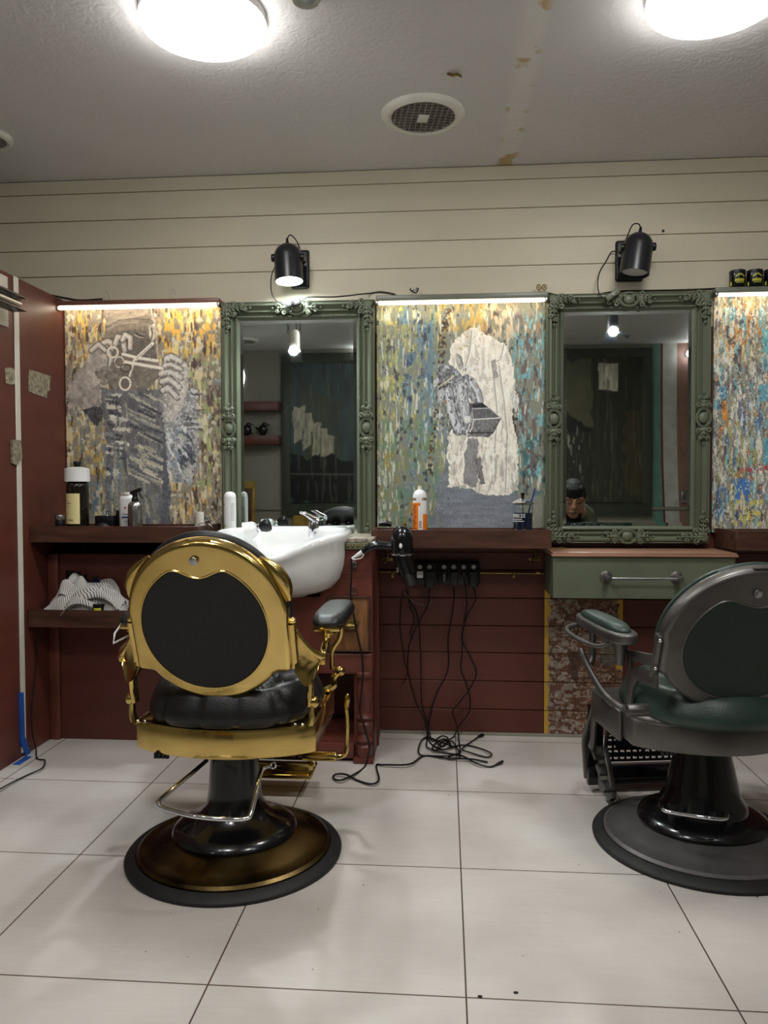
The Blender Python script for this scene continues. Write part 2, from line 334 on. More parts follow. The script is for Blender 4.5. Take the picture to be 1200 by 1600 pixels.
def text_wrap(s, size, c, R, z, a, m, parent, name='lettering', align='RIGHT', sx=1.0):
    """lettering wrapped round an upright cylinder, anchored at angle a (0 faces the room)"""
    o = text(s, size, Matrix.Identity(4), m, parent, name, align=align); me = o.data; P0 = ORG[parent.name]
    for v in me.vertices:
        q = v.co + P0; t_ = a + q.x * sx / R; r_ = R + .0012 + q.z; v.co = Vector((c[0] + r_ * math.sin(t_), c[1] - r_ * math.cos(t_), z + q.y)) - P0
    return o
def wrap(o_mb, c, r, z0, z1, a0, a1, n=12, off=.0006):
    """a label patch wrapped on an upright cylinder; angle 0 faces -Y, positive to the right"""
    A = [(c[0] + (r + off) * math.sin(a0 + (a1 - a0) * k / n), c[1] - (r + off) * math.cos(a0 + (a1 - a0) * k / n)) for k in range(n + 1)]
    lo = [o_mb.bm.verts.new((x, y, z0)) for x, y in A]; hi = [o_mb.bm.verts.new((x, y, z1)) for x, y in A]
    for k in range(n): o_mb.bm.faces.new([lo[k], lo[k + 1], hi[k + 1], hi[k]])
    return o_mb
# ---------------------------------------------------------------- painted surfaces (colour per vertex, computed here)
def vnoise(H, W, sy, sx, seed):
    r = np.random.RandomState(seed)
    gh, gw = int(H / sy) + 3, int(W / sx) + 3
    g = r.rand(gh, gw)
    yy = np.arange(H) / sy; xx = np.arange(W) / sx
    y0 = yy.astype(int); x0 = xx.astype(int)
    fy = (yy - y0)[:, None]; fx = (xx - x0)[None, :]
    fy = fy * fy * (3 - 2 * fy); fx = fx * fx * (3 - 2 * fx)
    a = g[y0][:, x0]; b = g[y0][:, x0 + 1]; c = g[y0 + 1][:, x0]; d = g[y0 + 1][:, x0 + 1]
    return (a * (1 - fx) + b * fx) * (1 - fy) + (c * (1 - fx) + d * fx) * fy

class Canvas:
    """a painted board: x runs right, y runs down, in the painting's own units"""
    def __init__(s, x0, y0, x1, y1, n, seed=1):
        s.k = n / (x1 - x0); s.W = n; s.H = int((y1 - y0) * s.k); s.seed = seed
        s.X, s.Y = np.meshgrid(x0 + (np.arange(s.W) + .5) / s.k, y0 + (np.arange(s.H) + .5) / s.k)
        s.img = np.zeros((s.H, s.W, 3)); s.u = 0
    def nz(s, sx, sy):
        s.u += 1
        return vnoise(s.H, s.W, max(1, sy * s.k), max(1, sx * s.k), s.seed * 97 + s.u)
    def fbm(s, sx, sy):
        return s.nz(sx, sy) * .55 + s.nz(sx / 2, sy / 2) * .3 + s.nz(sx / 4, sy / 4) * .15
    def inside(s, pts, warp=6):
        X = s.X + (s.nz(14, 14) - .5) * 2 * warp; Y = s.Y + (s.nz(14, 14) - .5) * 2 * warp
        m = np.zeros((s.H, s.W), bool); n = len(pts)
        for i in range(n):
            (ax, ay), (bx, by) = pts[i], pts[(i + 1) % n]
            if ay == by: continue
            c = ((ay > Y) != (by > Y)) & (X < (bx - ax) * (Y - ay) / (by - ay) + ax)
            m ^= c
        return m.astype(float)
    def mix(s, m, col, a=1.0):
        m = np.clip(m * a, 0, 1)[..., None]
        s.img = s.img * (1 - m) + np.array(col) * m
    def poly(s, pts, col, a=1.0, warp=6, tex=.25, sx=8, sy=16):
        m = s.inside(pts, warp)
        t = 1 + (s.fbm(sx, sy)[..., None] - .5) * 2 * tex
        mm = (m * a)[..., None]
        s.img = s.img * (1 - mm) + np.clip(np.array(col) * t, 0, 1) * mm
        return m
    def blots(s, col, sx, sy, thr, a=1.0, region=None, soft=.04):
        n = s.fbm(sx, sy)
        m = np.clip((n - thr) / soft, 0, 1)
        if region is not None: m = m * region
        s.mix(m, col, a)
    def dist(s, pts):
        d = np.full((s.H, s.W), 1e9)
        for (ax, ay), (bx, by) in zip(pts, pts[1:]):
            vx, vy = bx - ax, by - ay
            t = np.clip(((s.X - ax) * vx + (s.Y - ay) * vy) / (vx * vx + vy * vy + 1e-9), 0, 1)
            d = np.minimum(d, np.hypot(s.X - ax - t * vx, s.Y - ay - t * vy))
        return d
    def line(s, pts, w, col, a=1.0):
        s.mix(np.clip((w / 2 - s.dist(pts)) * s.k + .5, 0, 1), col, a)
    def strokes(s, box, n, dx, dy, w, cols, seed, a=.8):
        r = random.Random(seed); m0 = s.nz(7, 7)
        for i in range(n):
            x, y = r.uniform(box[0], box[2]), r.uniform(box[1], box[3]); k = r.uniform(.4, 1.2); x1, y1 = x + dx * k, y + dy * k + r.uniform(-6, 6)
            ww = r.uniform(.4, 1) * w; d = s.dist([(x, y), (x1, y1)])
            s.mix(np.clip((ww / 2 - d + (m0 - .5) * ww * .9) * s.k * .6 + .5, 0, 1), cols[r.randrange(len(cols))], a)
    def ring(s, cx, cy, rx, ry, w, col):
        q = [(cx + rx * math.cos(t * .314), cy + ry * math.sin(t * .314)) for t in range(21)]
        s.line(q, w, col)
    def rect(s, x0, y0, x1, y1, f=10):
        return np.clip(np.minimum(np.minimum(s.X - x0, x1 - s.X), np.minimum(s.Y - y0, y1 - s.Y)) / f + .5, 0, 1)
    def streaky(s, cols, seed0=0, sx=9, sy=60):
        for i, (c, thr, reg) in enumerate(cols):
            s.blots(c, sx * (1.2 + (i % 3) * .7), sy / (1 + (i % 2)), thr, .78, reg, .11)

def hand(c, pts_palm, fingers, light, dark):
    c.poly(pts_palm, [v * .92 for v in light], 1, 4, .22, 26, 26)
    for f in fingers:
        c.line(f[0], f[1] + 7, dark, .85); c.line(f[0], f[1], [v * .82 for v in light], .95); c.line([(x - 2, y - 2) for x, y in f[0]], f[1] * .7, light, .9)
        c.line([(x - 3, y - 2) for x, y in f[0]], f[1] * .35, (.86, .84, .81), .6)

def painting_scissors(n=340):
    c = Canvas(325, 268, 1165, 1412, n, 3)
    c.img[:] = (.56, .53, .47); R = c.rect
    c.streaky([((.88, .70, .35), .50, R(330, 268, 560, 560, 60)), ((.93, .73, .33), .44, R(840, 268, 1165, 540, 60)),
               ((.86, .80, .62), .55, None), ((.40, .30, .25), .60, R(330, 380, 470, 700, 40)), ((.34, .27, .24), .58, R(980, 268, 1165, 1120, 40)),
               ((.62, .66, .45), .54, R(980, 500, 1165, 1200, 60)), ((.45, .50, .52), .54, R(325, 700, 640, 1412, 60)),
               ((.76, .64, .34), .57, R(325, 850, 560, 1250, 50)), ((.38, .50, .58), .62, R(400, 800, 620, 1412, 50)),
               ((.84, .66, .34), .60, R(860, 1150, 1165, 1412, 40)), ((.30, .24, .21), .62, None), ((.82, .80, .72), .60, None),
               ((.28, .21, .19), .63, R(860, 1180, 1165, 1412, 30)), ((.46, .56, .66), .66, R(1000, 550, 1165, 900, 30))])
    # face, ear and beard
    c.poly([(535, 268), (790, 268), (815, 380), (830, 560), (840, 640), (760, 700), (600, 690), (500, 640), (515, 470), (550, 380)], (.50, .47, .43), .96, 6, .2, 30, 18)
    c.poly([(540, 268), (790, 268), (780, 320), (700, 345), (600, 365), (560, 420)], (.56, .53, .49), 1, 5, .2, 40, 14)
    c.line([(550, 385), (620, 352), (700, 345), (790, 352)], 6, (.36, .34, .32), .8)
    c.line([(550, 400), (620, 368), (720, 362)], 4, (.70, .67, .62), .7)
    c.poly([(560, 440), (700, 400), (800, 420), (820, 560), (740, 560), (640, 520)], (.42, .40, .38), .8, 10, .3, 20, 14)
    c.line([(710, 417), (730, 428), (750, 434)], 7, (.25, .23, .22)); c.line([(705, 424), (728, 436), (752, 440)], 4, (.78, .74, .68))
    c.poly([(784, 378), (812, 372), (815, 440), (796, 465), (782, 430)], (.74, .71, .66), 1, 3, .3); c.line([(795, 392), (800, 420), (795, 445)], 6, (.33, .31, .3))
    c.line([(790, 270), (800, 330), (815, 372), (822, 470), (830, 560)], 8, (.78, .74, .68), .7)
    # torso of dark scraped paint
    t = c.poly([(520, 690), (850, 700), (870, 900), (870, 1150), (885, 1412), (520, 1412), (545, 1000), (525, 800)], (.44, .44, .45), .95, 8, .25, 14, 40)
    c.strokes((540, 720, 600, 1150), 46, 60, 6, 22, [(.80, .78, .72), (.26, .26, .28), (.60, .60, .58), (.86, .85, .80)], 4)
    c.strokes((560, 740, 660, 1380), 40, 8, 90, 14, [(.34, .35, .37), (.52, .52, .50), (.70, .69, .63)], 5, .7)
    c.strokes((660, 710, 790, 960), 34, 90, 42, 15, [(.78, .76, .68), (.27, .27, .30), (.52, .52, .52), (.70, .69, .62)], 6)
    c.strokes((660, 960, 790, 1130), 44, 100, 46, 17, [(.80, .78, .70), (.62, .61, .55), (.36, .37, .41), (.74, .72, .64)], 7)
    c.strokes((560, 1150, 850, 1390), 60, 12, 70, 16, [(.56, .56, .50), (.40, .41, .42), (.68, .67, .58), (.50, .50, .42)], 8, .6)
    c.strokes((530, 1000, 640, 1390), 30, 4, 80, 12, [(.78, .77, .70), (.45, .52, .56), (.62, .58, .44)], 9, .8)
    c.poly([(850, 880), (880, 890), (885, 1412), (830, 1412), (850, 1100)], (.38, .39, .42), .9, 5, .2)
    # left sleeve and hand holding the handles
    c.poly([(336, 790), (345, 660), (400, 600), (440, 560), (500, 600), (520, 690), (500, 800), (430, 795), (380, 780)], (.62, .59, .56), 1, 8, .25, 26, 30)
    c.poly([(410, 790), (525, 780), (520, 850), (490, 880), (460, 850)], (.28, .28, .29), .9, 6, .3)
    hand(c, [(440, 600), (450, 500), (500, 452), (560, 480), (575, 560), (520, 660), (470, 690)],
         [([(520, 470), (560, 455), (590, 470), (575, 500)], 30), ([(600, 470), (612, 435), (640, 440), (650, 500)], 30),
          ([(640, 450), (655, 425), (682, 440), (680, 490)], 28), ([(560, 500), (575, 540), (572, 580)], 26), ([(470, 500), (510, 470), (545, 500)], 26)], (.76, .73, .69), (.30, .28, .27))
    c.ring(585, 510, 28, 26, 10, (.86, .81, .76)); c.ring(620, 560, 26, 26, 8, (.80, .76, .71))
    c.poly([(480, 600), (600, 560), (640, 640), (520, 670)], (.52, .49, .46), .8, 8, .4, 14, 10)
    # scissors
    W = (.90, .86, .81)
    c.line([(655, 560), (780, 582), (925, 606)], 16, W); c.line([(640, 520), (720, 540), (825, 556)], 15, W)
    c.line([(700, 555), (740, 520), (800, 470)], 17, W); c.line([(700, 555), (675, 630)], 11, W)
    c.line([(700, 556), (800, 572), (900, 592)], 3, (.45, .42, .4)); c.line([(712, 545), (795, 476)], 3, (.5, .47, .44))
    c.ring(650, 668, 29, 32, 10, W); c.ring(655, 590, 30, 18, 5, (.3, .28, .27))
    # right hand and forearm
    c.poly([(840, 780), (900, 690), (985, 700), (1030, 690), (1045, 860), (1035, 1100), (985, 1180), (905, 1160), (865, 1020), (860, 880)], (.60, .60, .60), 1, 8, .45, 10, 12)
    c.strokes((870, 880, 990, 1140), 60, 14, 34, 16, [(.80, .81, .80), (.66, .68, .70), (.52, .57, .62), (.86, .86, .84)], 12, .8); c.strokes((950, 700, 1030, 900), 26, 50, 5, 12, [(.30, .31, .33), (.82, .82, .80), (.48, .48, .48)], 13); c.strokes((930, 900, 990, 1120), 18, 40, 44, 22, [(.32, .34, .38), (.28, .29, .32), (.72, .72, .66)], 14)
    hand(c, [(860, 560), (900, 530), (960, 540), (990, 600), (990, 700), (950, 800), (900, 860), (865, 840), (850, 740)],
         [([(950, 560), (900, 535), (872, 548)], 30), ([(950, 600), (900, 575), (865, 580)], 24), ([(950, 640), (890, 612), (842, 622)], 30),
          ([(940, 690), (890, 650), (848, 660)], 30), ([(930, 740), (880, 690), (852, 705)], 28)], (.76, .74, .71), (.30, .29, .28))
    c.blots((.87, .85, .81), 10, 12, .58, .6, R(840, 530, 1000, 860, 14))
    c.line([(865, 880), (905, 868), (950, 790)], 5, (.75, .73, .7), .8)
    c.blots((.9, .9, .86), 5, 8, .76, .5); c.blots((.2, .17, .16), 5, 12, .76, .5)
    return c

def painting_tunic(n=380):
    c = Canvas(68, 118, 1075, 1465, n, 5)
    c.img[:] = (.50, .51, .46); R = c.rect
    c.streaky([((.62, .62, .40), .50, R(68, 118, 460, 1100, 60)), ((.78, .74, .42), .58, R(68, 118, 300, 800, 40)), ((.74, .62, .34), .46, R(420, 118, 760, 300, 40)),
               ((.84, .76, .64), .44, R(700, 118, 900, 340, 40)), ((.36, .50, .60), .52, R(200, 118, 420, 900, 50)), ((.22, .30, .42), .58, R(220, 200, 380, 700, 40)),
               ((.38, .50, .40), .50, R(68, 800, 460, 1465, 60)), ((.46, .52, .54), .50, R(240, 300, 480, 1465, 60)), ((.40, .34, .34), .52, R(880, 200, 1075, 1200, 30)),
               ((.46, .72, .76), .58, R(880, 200, 1075, 1200, 30)), ((.70, .50, .30), .62, R(700, 118, 1075, 420, 40)), ((.24, .40, .42), .55, R(900, 900, 1075, 1250, 40)),
               ((.80, .80, .74), .62, None), ((.24, .24, .24), .66, None), ((.56, .50, .26), .60, R(68, 1000, 420, 1465, 40)), ((.76, .76, .70), .60, R(68, 880, 180, 1465, 20))], sx=11, sy=80)
    for p, w in (([(500, 185), (470, 300), (455, 460)], 34), ([(430, 730), (410, 900), (385, 1110)], 26), ([(890, 740), (900, 880)], 30)):
        c.mix(np.clip((w * .8 - c.dist(p)) * .1, 0, 1) * np.clip((c.fbm(12, 14) - .50) * 12, 0, 1), (.20, .17, .14), .9)
        c.mix(np.clip((w * .7 - c.dist(p)) * .1, 0, 1) * np.clip((c.fbm(9, 14) - .62) * 12, 0, 1), (.60, .44, .22), .8)
    c.poly([(470, 860), (560, 860), (520, 1200), (910, 1240), (925, 1465), (380, 1465), (440, 1200), (490, 1050)], (.47, .49, .51), .93, 8, .14, 26, 34)
    c.poly([(480, 1200), (930, 1250), (930, 1465), (470, 1465)], (.48, .50, .53), .95, 14, .12, 60, 12)
    t = c.poly([(500, 480), (520, 370), (580, 310), (640, 270), (700, 300), (800, 360), (850, 380), (880, 500), (900, 660), (880, 760), (890, 850), (915, 980),
                (912, 1220), (860, 1245), (720, 1250), (640, 1215), (560, 1195), (500, 1200), (505, 1060), (490, 1040), (500, 900), (560, 800), (560, 600)], (.84, .82, .77), 1, 7, .10, 30, 60)
    c.blots((.62, .62, .60), 14, 60, .58, .8, t * R(480, 900, 930, 1260, 30)); c.blots((.70, .68, .64), 16, 90, .60, .6, t)
    c.blots((.92, .90, .86), 20, 40, .56, .7, t); c.blots((.62, .56, .40), 30, 20, .64, .5, t * R(500, 270, 660, 420, 30))
    for q in ([(640, 290), (625, 420), (600, 500)], [(830, 370), (810, 460), (775, 480)], [(800, 500), (830, 700), (850, 900), (840, 1230)], [(760, 480), (790, 760), (775, 1000)]):
        c.line(q, 7, (.60, .59, .57), .8); c.line([(x + 7, y) for x, y in q], 4, (.93, .92, .9), .7)
    c.poly([(620, 920), (680, 920), (670, 1200), (640, 1200), (590, 1180), (600, 1000)], (.46, .46, .47), .8, 8, .2)
    c.poly([(655, 1050), (690, 1020), (720, 1180), (690, 1190)], (.38, .37, .38), .8, 8, .2)
    c.poly([(545, 420), (580, 440), (590, 500), (570, 530), (545, 470)], (.62, .61, .59), .8, 4, .2); c.line([(560, 430), (580, 470), (588, 520)], 6, (.3, .3, .3), .7)
    c.poly([(750, 470), (780, 460), (795, 560), (770, 575)], (.55, .53, .52), .8, 6, .3)
    # forearm, rolled cuff and hand
    c.poly([(425, 560), (440, 500), (500, 482), (560, 520), (580, 560), (520, 620), (440, 630)], (.46, .47, .48), 1, 5, .35, 14, 10)
    c.line([(440, 615), (490, 585), (545, 545)], 6, (.82, .80, .6)); c.line([(445, 628), (500, 600)], 7, (.15, .13, .1))
    c.poly([(430, 640), (520, 600), (600, 545), (655, 570), (690, 650), (700, 720), (640, 720), (610, 640), (640, 800), (600, 900), (560, 880), (490, 760), (480, 720), (430, 690)], (.56, .57, .58), 1, 6, .38, 14, 18)
    for q, w in (([(575, 610), (585, 700), (610, 800)], 62), ([(500, 640), (515, 760), (560, 870)], 50), ([(640, 590), (675, 650), (688, 700)], 34)):
        c.line(q, w + 9, (.28, .28, .29), .85); c.line(q, w, (.62, .63, .64)); c.line([(x - 8, y) for x, y in q], w * .35, (.85, .86, .86), .6)
    c.mix(np.clip(1 - np.hypot((c.X - 612) / 22, (c.Y - 808) / 26), 0, 1) * 3, (.84, .83, .8), .9)
    c.blots((.82, .83, .84), 9, 20, .60, .7, R(420, 490, 700, 900, 14)); c.blots((.26, .26, .28), 9, 20, .64, .7, R(420, 490, 660, 900, 14))
    c.mix(np.clip(1.4 - np.hypot((c.X - 478), (c.Y - 705)) / 12, 0, 1), (.55, .45, .3), .9)
    # hinged tin
    c.poly([(622, 715), (700, 708), (740, 740), (745, 765), (625, 760)], (.34, .34, .35), 1, 2, .2); c.poly([(640, 720), (705, 715), (730, 738), (650, 742)], (.16, .16, .17), 1, 2, .1)
    c.poly([(640, 745), (745, 742), (810, 800), (650, 806)], (.40, .40, .41), 1, 2, .2); c.line([(640, 745), (745, 742), (812, 800)], 5, (.75, .75, .74))
    c.poly([(645, 806), (812, 798), (765, 890), (740, 912), (640, 905), (605, 910), (615, 880)], (.45, .45, .45), 1, 2, .4, 8, 16)
    c.line([(650, 808), (812, 799)], 7, (.82, .82, .8)); c.line([(605, 912), (640, 860), (650, 808)], 7, (.8, .8, .78)); c.line([(620, 885), (760, 885)], 8, (.18, .18, .18), .8)
    c.line([(812, 800), (765, 888)], 5, (.25, .25, .25))
    c.poly([(868, 660), (915, 662), (918, 720), (905, 770), (880, 730)], (.76, .76, .74), 1, 4, .2)
    c.blots((.92, .92, .88), 6, 12, .76, .4); c.blots((.2, .2, .2), 6, 14, .77, .4)
    return c

def painting_streaks(n=170):
    c = Canvas(0, 0, 330, 1165, n, 8)
    c.img[:] = (.56, .56, .52); R = c.rect
    c.streaky([((.84, .70, .45), .42, R(0, 0, 200, 330, 60)), ((.80, .62, .40), .50, R(0, 0, 330, 260, 60)), ((.46, .40, .40), .55, None), ((.82, .82, .78), .55, None),
               ((.46, .68, .72), .58, None), ((.30, .29, .30), .62, None), ((.64, .62, .40), .56, R(0, 500, 330, 1165, 60)), ((.72, .46, .26), .66, None),
               ((.34, .46, .62), .64, R(0, 500, 330, 1165, 60)), ((.88, .86, .80), .62, None)], sx=9, sy=90)
    for x, y, w, h, col in ((215, 170, 36, 110, (.45, .70, .72)), (30, 450, 30, 60, (.42, .60, .70)), (225, 700, 30, 130, (.36, .62, .70)), (205, 440, 40, 80, (.40, .62, .68)), (55, 150, 14, 60, (.34, .32, .36)), (40, 520, 24, 90, (.82, .55, .25))):
        c.poly([(x, y), (x + w, y), (x + w, y + h), (x, y + h)], col, .9, 7, .2)
    c.blots((.72, .30, .34), 14, 10, .56, .9, R(100, 830, 320, 870, 8)); c.blots((.28, .46, .72), 12, 26, .50, .9, R(90, 900, 170, 1010, 12)); c.blots((.28, .46, .72), 12, 26, .52, .9, R(180, 950, 250, 1010, 8))
    c.blots((.9, .88, .84), 10, 60, .52, .9, R(190, 860, 260, 960, 6)); c.blots((.80, .76, .46), 16, 26, .58, .9, R(100, 1000, 300, 1130, 14))
    c.blots((.92, .92, .88), 5, 10, .68, .7); c.blots((.2, .2, .2), 5, 12, .70, .6)
    return c

def painting_dark_mural(n=360):
    # 0..576 across (left panel of the mirror view to its right edge), 0..258 down
    c = Canvas(0, 0, 576, 226, n, 11)
    c.img[:] = (.20, .225, .21)
    c.poly([(0, 0), (130, 0), (130, 226), (0, 226)], (.16, .20, .20), 1, 6, .25, 8, 40)
    c.poly([(20, 40), (85, 60), (80, 190), (30, 180)], (.21, .21, .16), .7, 12, .3, 6, 40)
    for x, y, w in ((6, 70, 18), (22, 82, 16), (38, 96, 14), (50, 106, 14), (62, 116, 12)):
        c.poly([(x, y), (x + w, y), (x + w, y + 50), (x, y + 60)], (.50, .48, .42), .9, 3, .3, 4, 14)
    c.poly([(0, 148), (80, 150), (140, 165), (140, 226), (0, 226)], (.04, .045, .05), 1, 8, .3, 5, 12)
    c.line([(0, 178), (140, 180)], 2, (.35, .34, .30), .8)
    c.poly([(120, 0), (300, 0), (300, 226), (120, 226)], (.15, .16, .14), .9, 8, .2, 8, 40)
    c.poly([(300, 0), (545, 0), (545, 226), (300, 226)], (.17, .17, .13), 1, 8, .2, 7, 60)
    c.poly([(400, 4), (496, 4), (496, 110), (400, 100)], (.26, .26, .19), 1, 4, .15, 20, 20)
    c.poly([(425, 40), (445, 70), (470, 100), (500, 110), (500, 226), (400, 226), (400, 60)], (.08, .085, .08), 1, 4, .3, 6, 24)
    c.poly([(400, 112), (500, 114), (500, 226), (400, 226)], (.15, .14, .12), .9, 5, .3, 4, 40)
    c.poly([(496, 0), (576, 0), (576, 226), (496, 226)], (.16, .16, .13), 1, 4, .25, 6, 60)
    c.poly([(505, 8), (536, 10), (536, 52), (506, 50)], (.58, .57, .52), 1, 1, .25, 3, 20)
    c.poly([(545, 80), (576, 80), (576, 210), (550, 210)], (.22, .19, .12), .7, 6, .3, 5, 60)
    c.blots((.55, .54, .50), 3, 16, .68, .8, c.rect(400, 105, 480, 190, 8))
    c.blots((.30, .29, .25), 3, 40, .68, .6)
    c.img = np.clip(c.img * 1.35, 0, 1)
    return c

def painting_planks(n=240):
    # bare distressed boards, yellow border on both sides
    c = Canvas(0, 0, 125, 225, n, 14)
    c.img[:] = (.52, .35, .25); R = c.rect
    c.blots((.40, .26, .18), 40, 3, .5, .8, None, .1); c.blots((.50, .33, .21), 40, 2.4, .55, .7, None, .1); c.blots((.22, .13, .09), 26, 1.6, .62, .7)
    c.blots((.52, .47, .43), 16, 4, .52, .75, None, .08); c.blots((.62, .58, .54), 5, 2.2, .60, .9); c.blots((.66, .62, .58), 3, 6, .66, .8)
    c.blots((.56, .52, .48), 7, 4, .46, .8, R(8, 0, 46, 225, 8)); c.blots((.66, .62, .57), 4, 3, .60, .9, R(8, 0, 60, 225, 8))
    c.blots((.30, .17, .13), 5, 6, .60, .85); c.blots((.36, .22, .15), 12, 3, .56, .8)
    c.poly([(38, 18), (66, 16), (66, 40), (40, 38)], (.62, .28, .08), 1, 2, .3)
    c.poly([(88, 80), (112, 78), (110, 125), (86, 120)], (.34, .38, .34), .6, 6, .3); c.poly([(40, 110), (58, 112), (56, 150), (42, 146)], (.24, .13, .10), .7, 4, .3)
    Y = (.76, .60, .20)
    c.mix((c.X < 3 + 12 * c.fbm(4, 7)) * 1.0, (.55, .5, .4)); c.mix((c.X < 1 + 11 * c.fbm(5, 8)) * 1.0, Y); c.mix(((c.X > 123 - 12 * c.fbm(5, 9)) & (c.Y < 132)) * 1.0, Y)
    return c
# ---------------------------------------------------------------- the room
BACK = -1.03; XL, XR = -3.3, 3.3
struct(MB().box(XL, XR, BACK, WY + .1, -.05, 0).build('floor', 'tile', flat=True)).location = (0, 0, 0)
_f = bpy.data.objects['floor']; _f.data.transform(T(ORG['floor'])); 
_c = struct(MB().box(XL, XR, BACK, WY + .1, CZ, CZ + .05).build('ceiling', 'ceiling', flat=True)); _c.data.transform(T(_c.location)); _c.location = (0, 0, 0)
# cream shiplap above, oxblood planks below
def zz(x, y, Y=WY): return py(x, y, Y).z
b = MB(); ys = [261, 287, 331, 378, 420, 470, 520]
for i in range(6):
    t, d = zz(600, ys[i]), zz(600, ys[i + 1])
    b.box(XL, XR, WY, WY + .02, d + .0011, t - (.012 if i == 0 else .0011), .0022, seg=1)
struct(b.build('wall_back', 'cream'))
struct(MB().box(XL, XR, WY + .012, WY + .1, 0, CZ).build('wall_back', 'dark_gap', flat=True))
seams = [862, 890, 934, 977, 1019, 1063, 1107, 1152]
b = MB()
PX0, PX1 = py(850, 1050, WY).x, py(973, 1050, WY).x
for i in range(7):
    t, d = zz(700, seams[i]), max(0.012, zz(700, seams[i + 1]))
    for x0, x1 in ((-.98, PX0), (PX1, 2.6)): b.box(x0, x1, WY, WY + .015, d + .0015, t - .0015, .002, seg=1)
b.box(-.98, 2.6, WY + .004, WY + .018, zz(700, 862), 2.02)
struct(b.build('wall_back', 'red'))
cv = painting_planks(200)
for i in range(1, 7):            # the bare boards, one row at a time between the same seams
    t, d = zz(700, seams[i]), max(0.012, zz(700, seams[i + 1]))
    c2 = Canvas.__new__(Canvas); h = cv.H; a0 = int(max(0, (i - 1.0)) / 6 * h); a1 = int(i / 6 * h)
    c2.img = cv.img[a0:a1]; c2.H, c2.W = c2.img.shape[:2]
    o = board('wall_back', c2, (PX0 + .001, WY - .001, t - .002), (PX1 - .001, WY - .001, t - .002), (PX0 + .001, WY - .001, d + .002), 'worn', thick=.014); struct(o)
struct(MB().box(-.98, 2.6, WY - .006, WY + .012, 0, .014, .001, seg=1).build('baseboard_back', 'greywall'))
# dark back board of the recess under the left shelf, and the side partition
struct(MB().box(LX, -.985, 3.43, WY, 0, .86, .003, seg=1).build('wall_left', 'red'))
struct(MB().box(LX, LX + .05, 3.41, 3.43, 0, .86, .006).build('trim_1', 'red_trim'))
struct(MB().box(LX - .04, LX, 2.45, WY + .01, 0, 2.06, .004, seg=1).build('wall_left', 'red'))
for y0 in (3.10,):
    p = pxx(28, 700, LX).y; struct(MB().box(LX, LX + .006, p - .018, p + .018, .02, 2.058, .002, seg=1).build('trim_2', 'offwhite'))
struct(MB().box(XL - .05, XL, BACK, WY + .1, 0, CZ).build('wall_left', 'greywall', flat=True))
struct(MB().box(XR, XR + .05, BACK, WY + .1, 0, CZ).build('wall_right', 'greywall', flat=True))
# the wall behind the camera, with its painted stripes (only seen in the mirrors)
struct(MB().box(XL, XR, BACK - .05, BACK, 0, CZ).build('wall_front', 'greywall', flat=True))
def MX(x): return pm(x, 700, BACK).x
b = MB(); zr = pm(980, 794, BACK).z
b.box(XL, XR, BACK, BACK + .022, zr - .02, zr + .012, .006); struct(b.build('trim_3', 'greywall'))
for i, (xa, xb, mm) in enumerate(((1016, 1031, 'teal'), (1031, 1034, 'crimson'), (1034, 1056, 'pale'), (1056, 1081, 'mauve'), (1081, 1086, 'pale'), (1086, 1100, 'teal'))):
    b = MB(); x0, x1 = MX(xa), MX(xb)
    def wob(z): return .03 * math.sin((z - 2.6) * 1.2) * (z < 2.6) + .10 * (1 - z / CZ)
    n = 14; P = [(x0 + wob(CZ * k / n), CZ * k / n) for k in range(n + 1)] + [(x1 + wob(CZ * k / n), CZ * k / n) for k in range(n, -1, -1)]
    b.prism(P, 0, .004, X=T(0, BACK + .0 + .024 * 0 + .004, 0) @ rotx(PI / 2)); struct(b.build('wall_front', mm))

# ---------------------------------------------------------------- ceiling lamps and vents
def ceiling_lamp(x, y, r, label, group='round ceiling lamps'):
    t = thing('ceiling_lamp', label, 'ceiling light', (x, y, CZ), group=group)
    MB().lathe([(0, 0), (r * .97, 0), (r * .985, -.003), (r * .985, -.028), (0, -.029)], (x, y, CZ), 48).build('base_plate', 'white', t)
    MB().lathe([(r * .96, -.028), (r * .985, -.029), (r * .985, -.036), (r * .93, -.046), (r * .8, -.053), (r * .5, -.057), (0, -.058)], (x, y, CZ), 48).build('diffuser', 'disc', t)
lp = pz(318, 48, CZ - .05); lq = pz(1121, 6, CZ - .05)
ceiling_lamp(lp.x, lp.y, .198, 'round flush ceiling lamp on the left, wholly inside the frame and glowing white')
ceiling_lamp(lq.x, lq.y, .205, 'round flush ceiling lamp at the top right corner, cut off by the frame')
ceiling_lamp(lp.x, .85, .196, 'round flush ceiling lamp behind the viewer on the left, lighting the back of the shop')
ceiling_lamp(lq.x, .85, .196, 'round flush ceiling lamp behind the viewer on the right, lighting the back of the shop')
